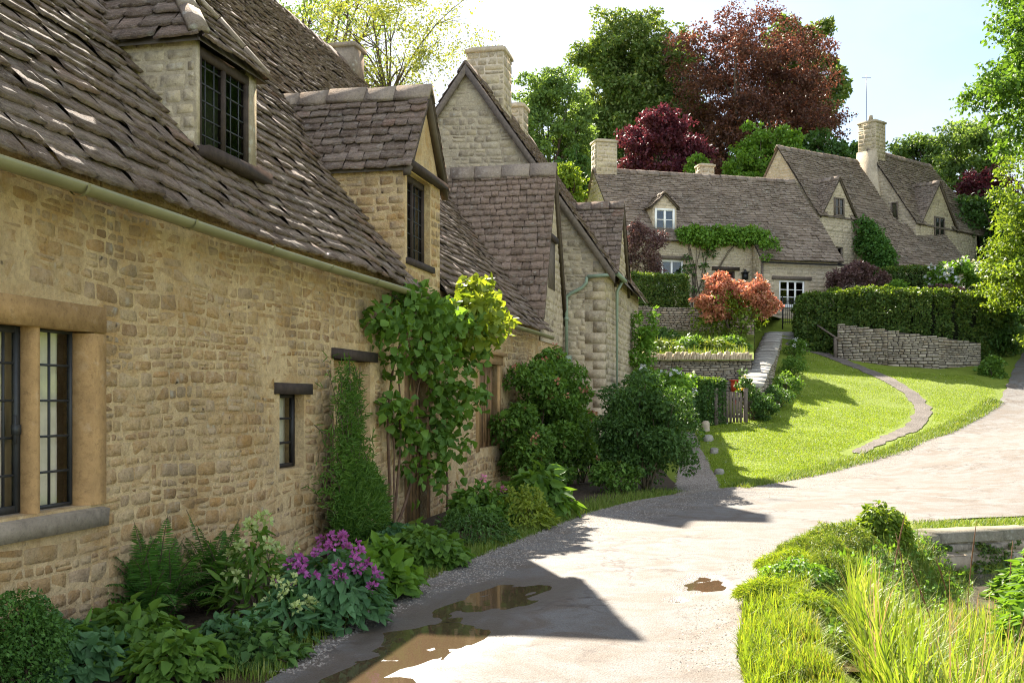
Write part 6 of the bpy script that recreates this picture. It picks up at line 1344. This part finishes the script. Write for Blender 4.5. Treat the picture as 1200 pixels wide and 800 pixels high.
hq = [tuple(img(1035, 330, 50)[:2]), tuple(img(1075, 330, 50)[:2]), tuple(img(1112, 330, 50.4)[:2])]
hedge('clipped_hedge', 'small yellow green hedge below the lower slate roof', (18, 50, 6), hq, 1.0, [5.8, 5.8, 5.8], [7.85, 7.9, 7.8], 'hedge', 7000, .12)
far_bush(1082, 1165, 305, 350, 48, 'bright', 'bushy green shrub with white blossom below the right cottage', 5200, .16, 'flowering_shrub', [('flower', 'petalwhite', 220, .12)])
far_bush(1080, 1130, 332, 356, 46.5, 'smoke', 'small rusty brown shrub peeping over the long hedge', 1800, .12)
far_bush(1040, 1062, 328, 352, 46, 'bright', 'fresh green sprig standing up from the long hedge', 700, .13)
far_bush(1125, 1200, 325, 365, 47, 'mid', 'loose green shrub right of the white blossom', 3600, .16)
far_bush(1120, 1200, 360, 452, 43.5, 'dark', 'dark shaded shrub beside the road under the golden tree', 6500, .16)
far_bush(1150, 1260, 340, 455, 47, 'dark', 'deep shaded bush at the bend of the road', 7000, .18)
far_bush(1150, 1180, 420, 462, 39.5, 'mid', 'low green plant on the bank at the road bend', 1500, .12)
far_bush(728, 748, 340, 410, 38, 'bright', 'light green shrub between the cottages left of the hedge', 1600, .14)

# ------------------------------------------------------------------ trees
tree('ash_tree', 'light green airy tree behind the tall cottage chimney', 588, 704, 66, 280, 62, 'ash', 30000, .19, 130, low=-.8, lobe=.2)
tree('chestnut_tree', 'big green chestnut with pale flower candles, left of the copper beech', 664, 846, 16, 330, 87, 'chestnut', 170000, .27, 300, low=-1, lobe=.17, shell=(.5, 1), sub=('blossom', 'petalgreen', 1100, .3))
tree('copper_beech', 'huge copper red beech tree topping the skyline', 768, 990, 4, 300, 80, 'beech', 105000, .21, 300, low=-1, lobe=.16, leafw=.6, shell=(.45, 1))
tree('sycamore_tree', 'tall green tree rising behind the right side of the copper beech', 890, 994, 6, 260, 92, 'chestnut', 30000, .38, 80, low=-.7)
tree('plum_tree', 'deep purple plum tree in front of the copper beech', 716, 836, 124, 270, 66, 'plum', 26000, .22, 110, low=-.7, lobe=.18)
tree('conifer', 'small bright green bush tree beside the second cottage chimney', 803, 832, 178, 230, 62, 'bright', 3500, .16, 30, low=-.8, lobe=.3)
tree('birch_tree', 'fresh green young tree behind the upper cottage gable', 843, 950, 136, 280, 68, 'bright', 20000, .22, 80, low=-.7, lobe=.18)
tree('flowering_tree', 'dark tree with white blossom behind the upper cottage roof', 920, 1000, 150, 215, 75, 'dark', 9000, .26, 60, low=-.7, sub=('blossom', 'petalwhite', 420, .18))
tree('hawthorn', 'yellow green bush tree between the tall cottage and the middle cottage chimney', 640, 690, 188, 250, 50, 'gold', 3600, .17, 40, low=-.8, lobe=.28)
tree('holly_tree', 'dark bush tree just left of the middle cottage chimney', 655, 692, 165, 245, 56, 'dark', 4500, .18, 40, low=-.8, lobe=.25)
tree('spring_tree', 'thin leaved yellow green tree showing over the near slate roof', 320, 590, -70, 200, 40, 'spring', 19000, .095, 130, low=-.8, lobe=.14, bare=True, shell=(.3, 1.), rt=.12)
tree('spring_tree', 'sparse twiggy tree just behind the yellow green tree', 300, 470, -60, 160, 52, 'ash', 5000, .16, 70, low=-.8, lobe=.15, bare=True)
tree('maple_tree', 'tall leafy green tree at the upper right edge', 1138, 1470, -110, 235, 52, 'mid', 85000, .24, 190, low=-.7, lobe=.17)
tree('golden_tree', 'yellow green tree overhanging the road at the right edge', 1138, 1330, 178, 425, 40, 'gold', 46000, .14, 110, low=-.9, lobe=.2, base=(22.5, 41), shell=(.2, 1))
tree('plum_tree', 'dark red tree between the green maple and the golden tree', 1116, 1200, 190, 262, 62, 'plum', 4200, .2, 60, low=-.8, lobe=.22)
tree('hedgerow_tree', 'soft green tree behind the right cottage roof', 1040, 1120, 150, 235, 72, 'ash', 7500, .25, 60, low=-.8)
tree('hedgerow_tree', 'pale green tree left of the tall maple', 1090, 1185, 132, 260, 66, 'ash', 10000, .24, 70, low=-.8, sub=('blossom', 'petalgreen', 300, .2))
tree('hedgerow_tree', 'dark green tree closing the gap right of the far cottage', 1095, 1215, 215, 350, 60, 'dark', 12000, .24, 80, low=-.9)
tree('hedgerow_tree', 'dense green tree behind the golden tree at the right edge', 1165, 1330, 190, 430, 56, 'dark', 15000, .25, 90, low=-.9)
tree('hedgerow_tree', 'low green tree on the hill between beech and far chimney', 975, 1040, 160, 225, 84, 'dark', 6000, .28, 50, low=-.8)
# a wooded skyline beyond
mb = MB(); C = []; r_ = []
for k in range(170): x = rng.uniform(-60, 90); y = rng.uniform(98, 125); C.append((x, y, tz(x, y)+rng.uniform(0, 5.5))); r_.append(rng.uniform(1.6, 3.0))
fill(mb, np.array(C), np.array(r_), 24000, .5, .32, .8); stuff(mb, 'woodland', LF['mid'], 'far low woodland along the hilltop', 'woodland')
# ------------------------------------------------------------------ light, sky, camera
TO_SUN = V3(-.334, 1.253, 1.0); EL = math.atan2(1.0, math.hypot(.334, 1.253)); AZ = math.atan2(-.334, 1.253)
L = bpy.data.lights.new('sun', 'SUN'); L.energy = 5.0; L.angle = math.radians(.53); L.color = (1, .92, .80)
lo = bpy.data.objects.new('sun', L); COL.objects.link(lo); lo.rotation_euler = Vector(TO_SUN).to_track_quat('Z', 'Y').to_euler(); lo.location = (0, 0, 40)
W = bpy.data.worlds.new('World'); SC.world = W; W.use_nodes = True; nt = W.node_tree; nt.nodes.clear()
sky = nt.nodes.new('ShaderNodeTexSky'); sky.sky_type = 'NISHITA'; sky.sun_disc = False; sky.sun_elevation = EL; sky.sun_rotation = AZ; sky.air_density = 1.0; sky.dust_density = .8
tc = nt.nodes.new('ShaderNodeTexCoord'); sx = nt.nodes.new('ShaderNodeSeparateXYZ'); nt.links.new(tc.outputs['Generated'], sx.inputs[0])
den = math_(nt, 'ADD', math_(nt, 'MAXIMUM', sx.outputs[2], 0.), .16); cx = math_(nt, 'DIVIDE', sx.outputs[0], den); cy = math_(nt, 'DIVIDE', sx.outputs[1], den)
cb2 = nt.nodes.new('ShaderNodeCombineXYZ'); nt.links.new(cx, cb2.inputs[0]); nt.links.new(cy, cb2.inputs[1])
n1 = noise_tex(nt, cb2.outputs[0], .9, 7, .55, .3); fac = maprange(nt, n1, .40, .66, .05, .9)
col = mixc(nt, fac, mixc(nt, 1., sky.outputs[0], (.92, .95, .98), 'MULTIPLY'), (4.75, 4.65, 4.5))
# sky dimmed ahead, extra brightness added behind the camera to fill shaded faces
fill_gain = maprange(nt, sx.outputs[1], .35, -.45, .80, 1.9); cl = nt.nodes.new('ShaderNodeVectorMath'); cl.operation = 'SCALE'; nt.links.new(col, cl.inputs[0]); nt.links.new(fill_gain, cl.inputs['Scale']); col = cl.outputs[0]
bg = nt.nodes.new('ShaderNodeBackground'); nt.links.new(col, bg.inputs[0]); bg.inputs[1].default_value = .055
ow = nt.nodes.new('ShaderNodeOutputWorld'); nt.links.new(bg.outputs[0], ow.inputs[0])
cam = bpy.data.cameras.new('camera'); cam.sensor_width = 36; cam.lens = FPX/1200*36; cam.shift_y = (HOR-400)/1200; cam.clip_end = 3000; cam.clip_start = .05
co_ = bpy.data.objects.new('camera', cam); COL.objects.link(co_); co_.location = (0, 0, EYE); co_.rotation_euler = (math.pi/2, 0, 0); SC.camera = co_
SC.view_settings.view_transform = 'Standard'; SC.view_settings.look = 'None'; SC.view_settings.gamma = 1; SC.view_settings.exposure = 2.3; SC.view_settings.use_curve_mapping = False
SC.render.engine = 'CYCLES'; SC.cycles.max_bounces = 6; SC.cycles.diffuse_bounces = 3; SC.cycles.transparent_max_bounces = 8; SC.cycles.use_denoising = True; SC.cycles.denoising_prefilter = 'NONE'; SC.cycles.filter_width = 1.1; SC.cycles.diffuse_bounces = 4
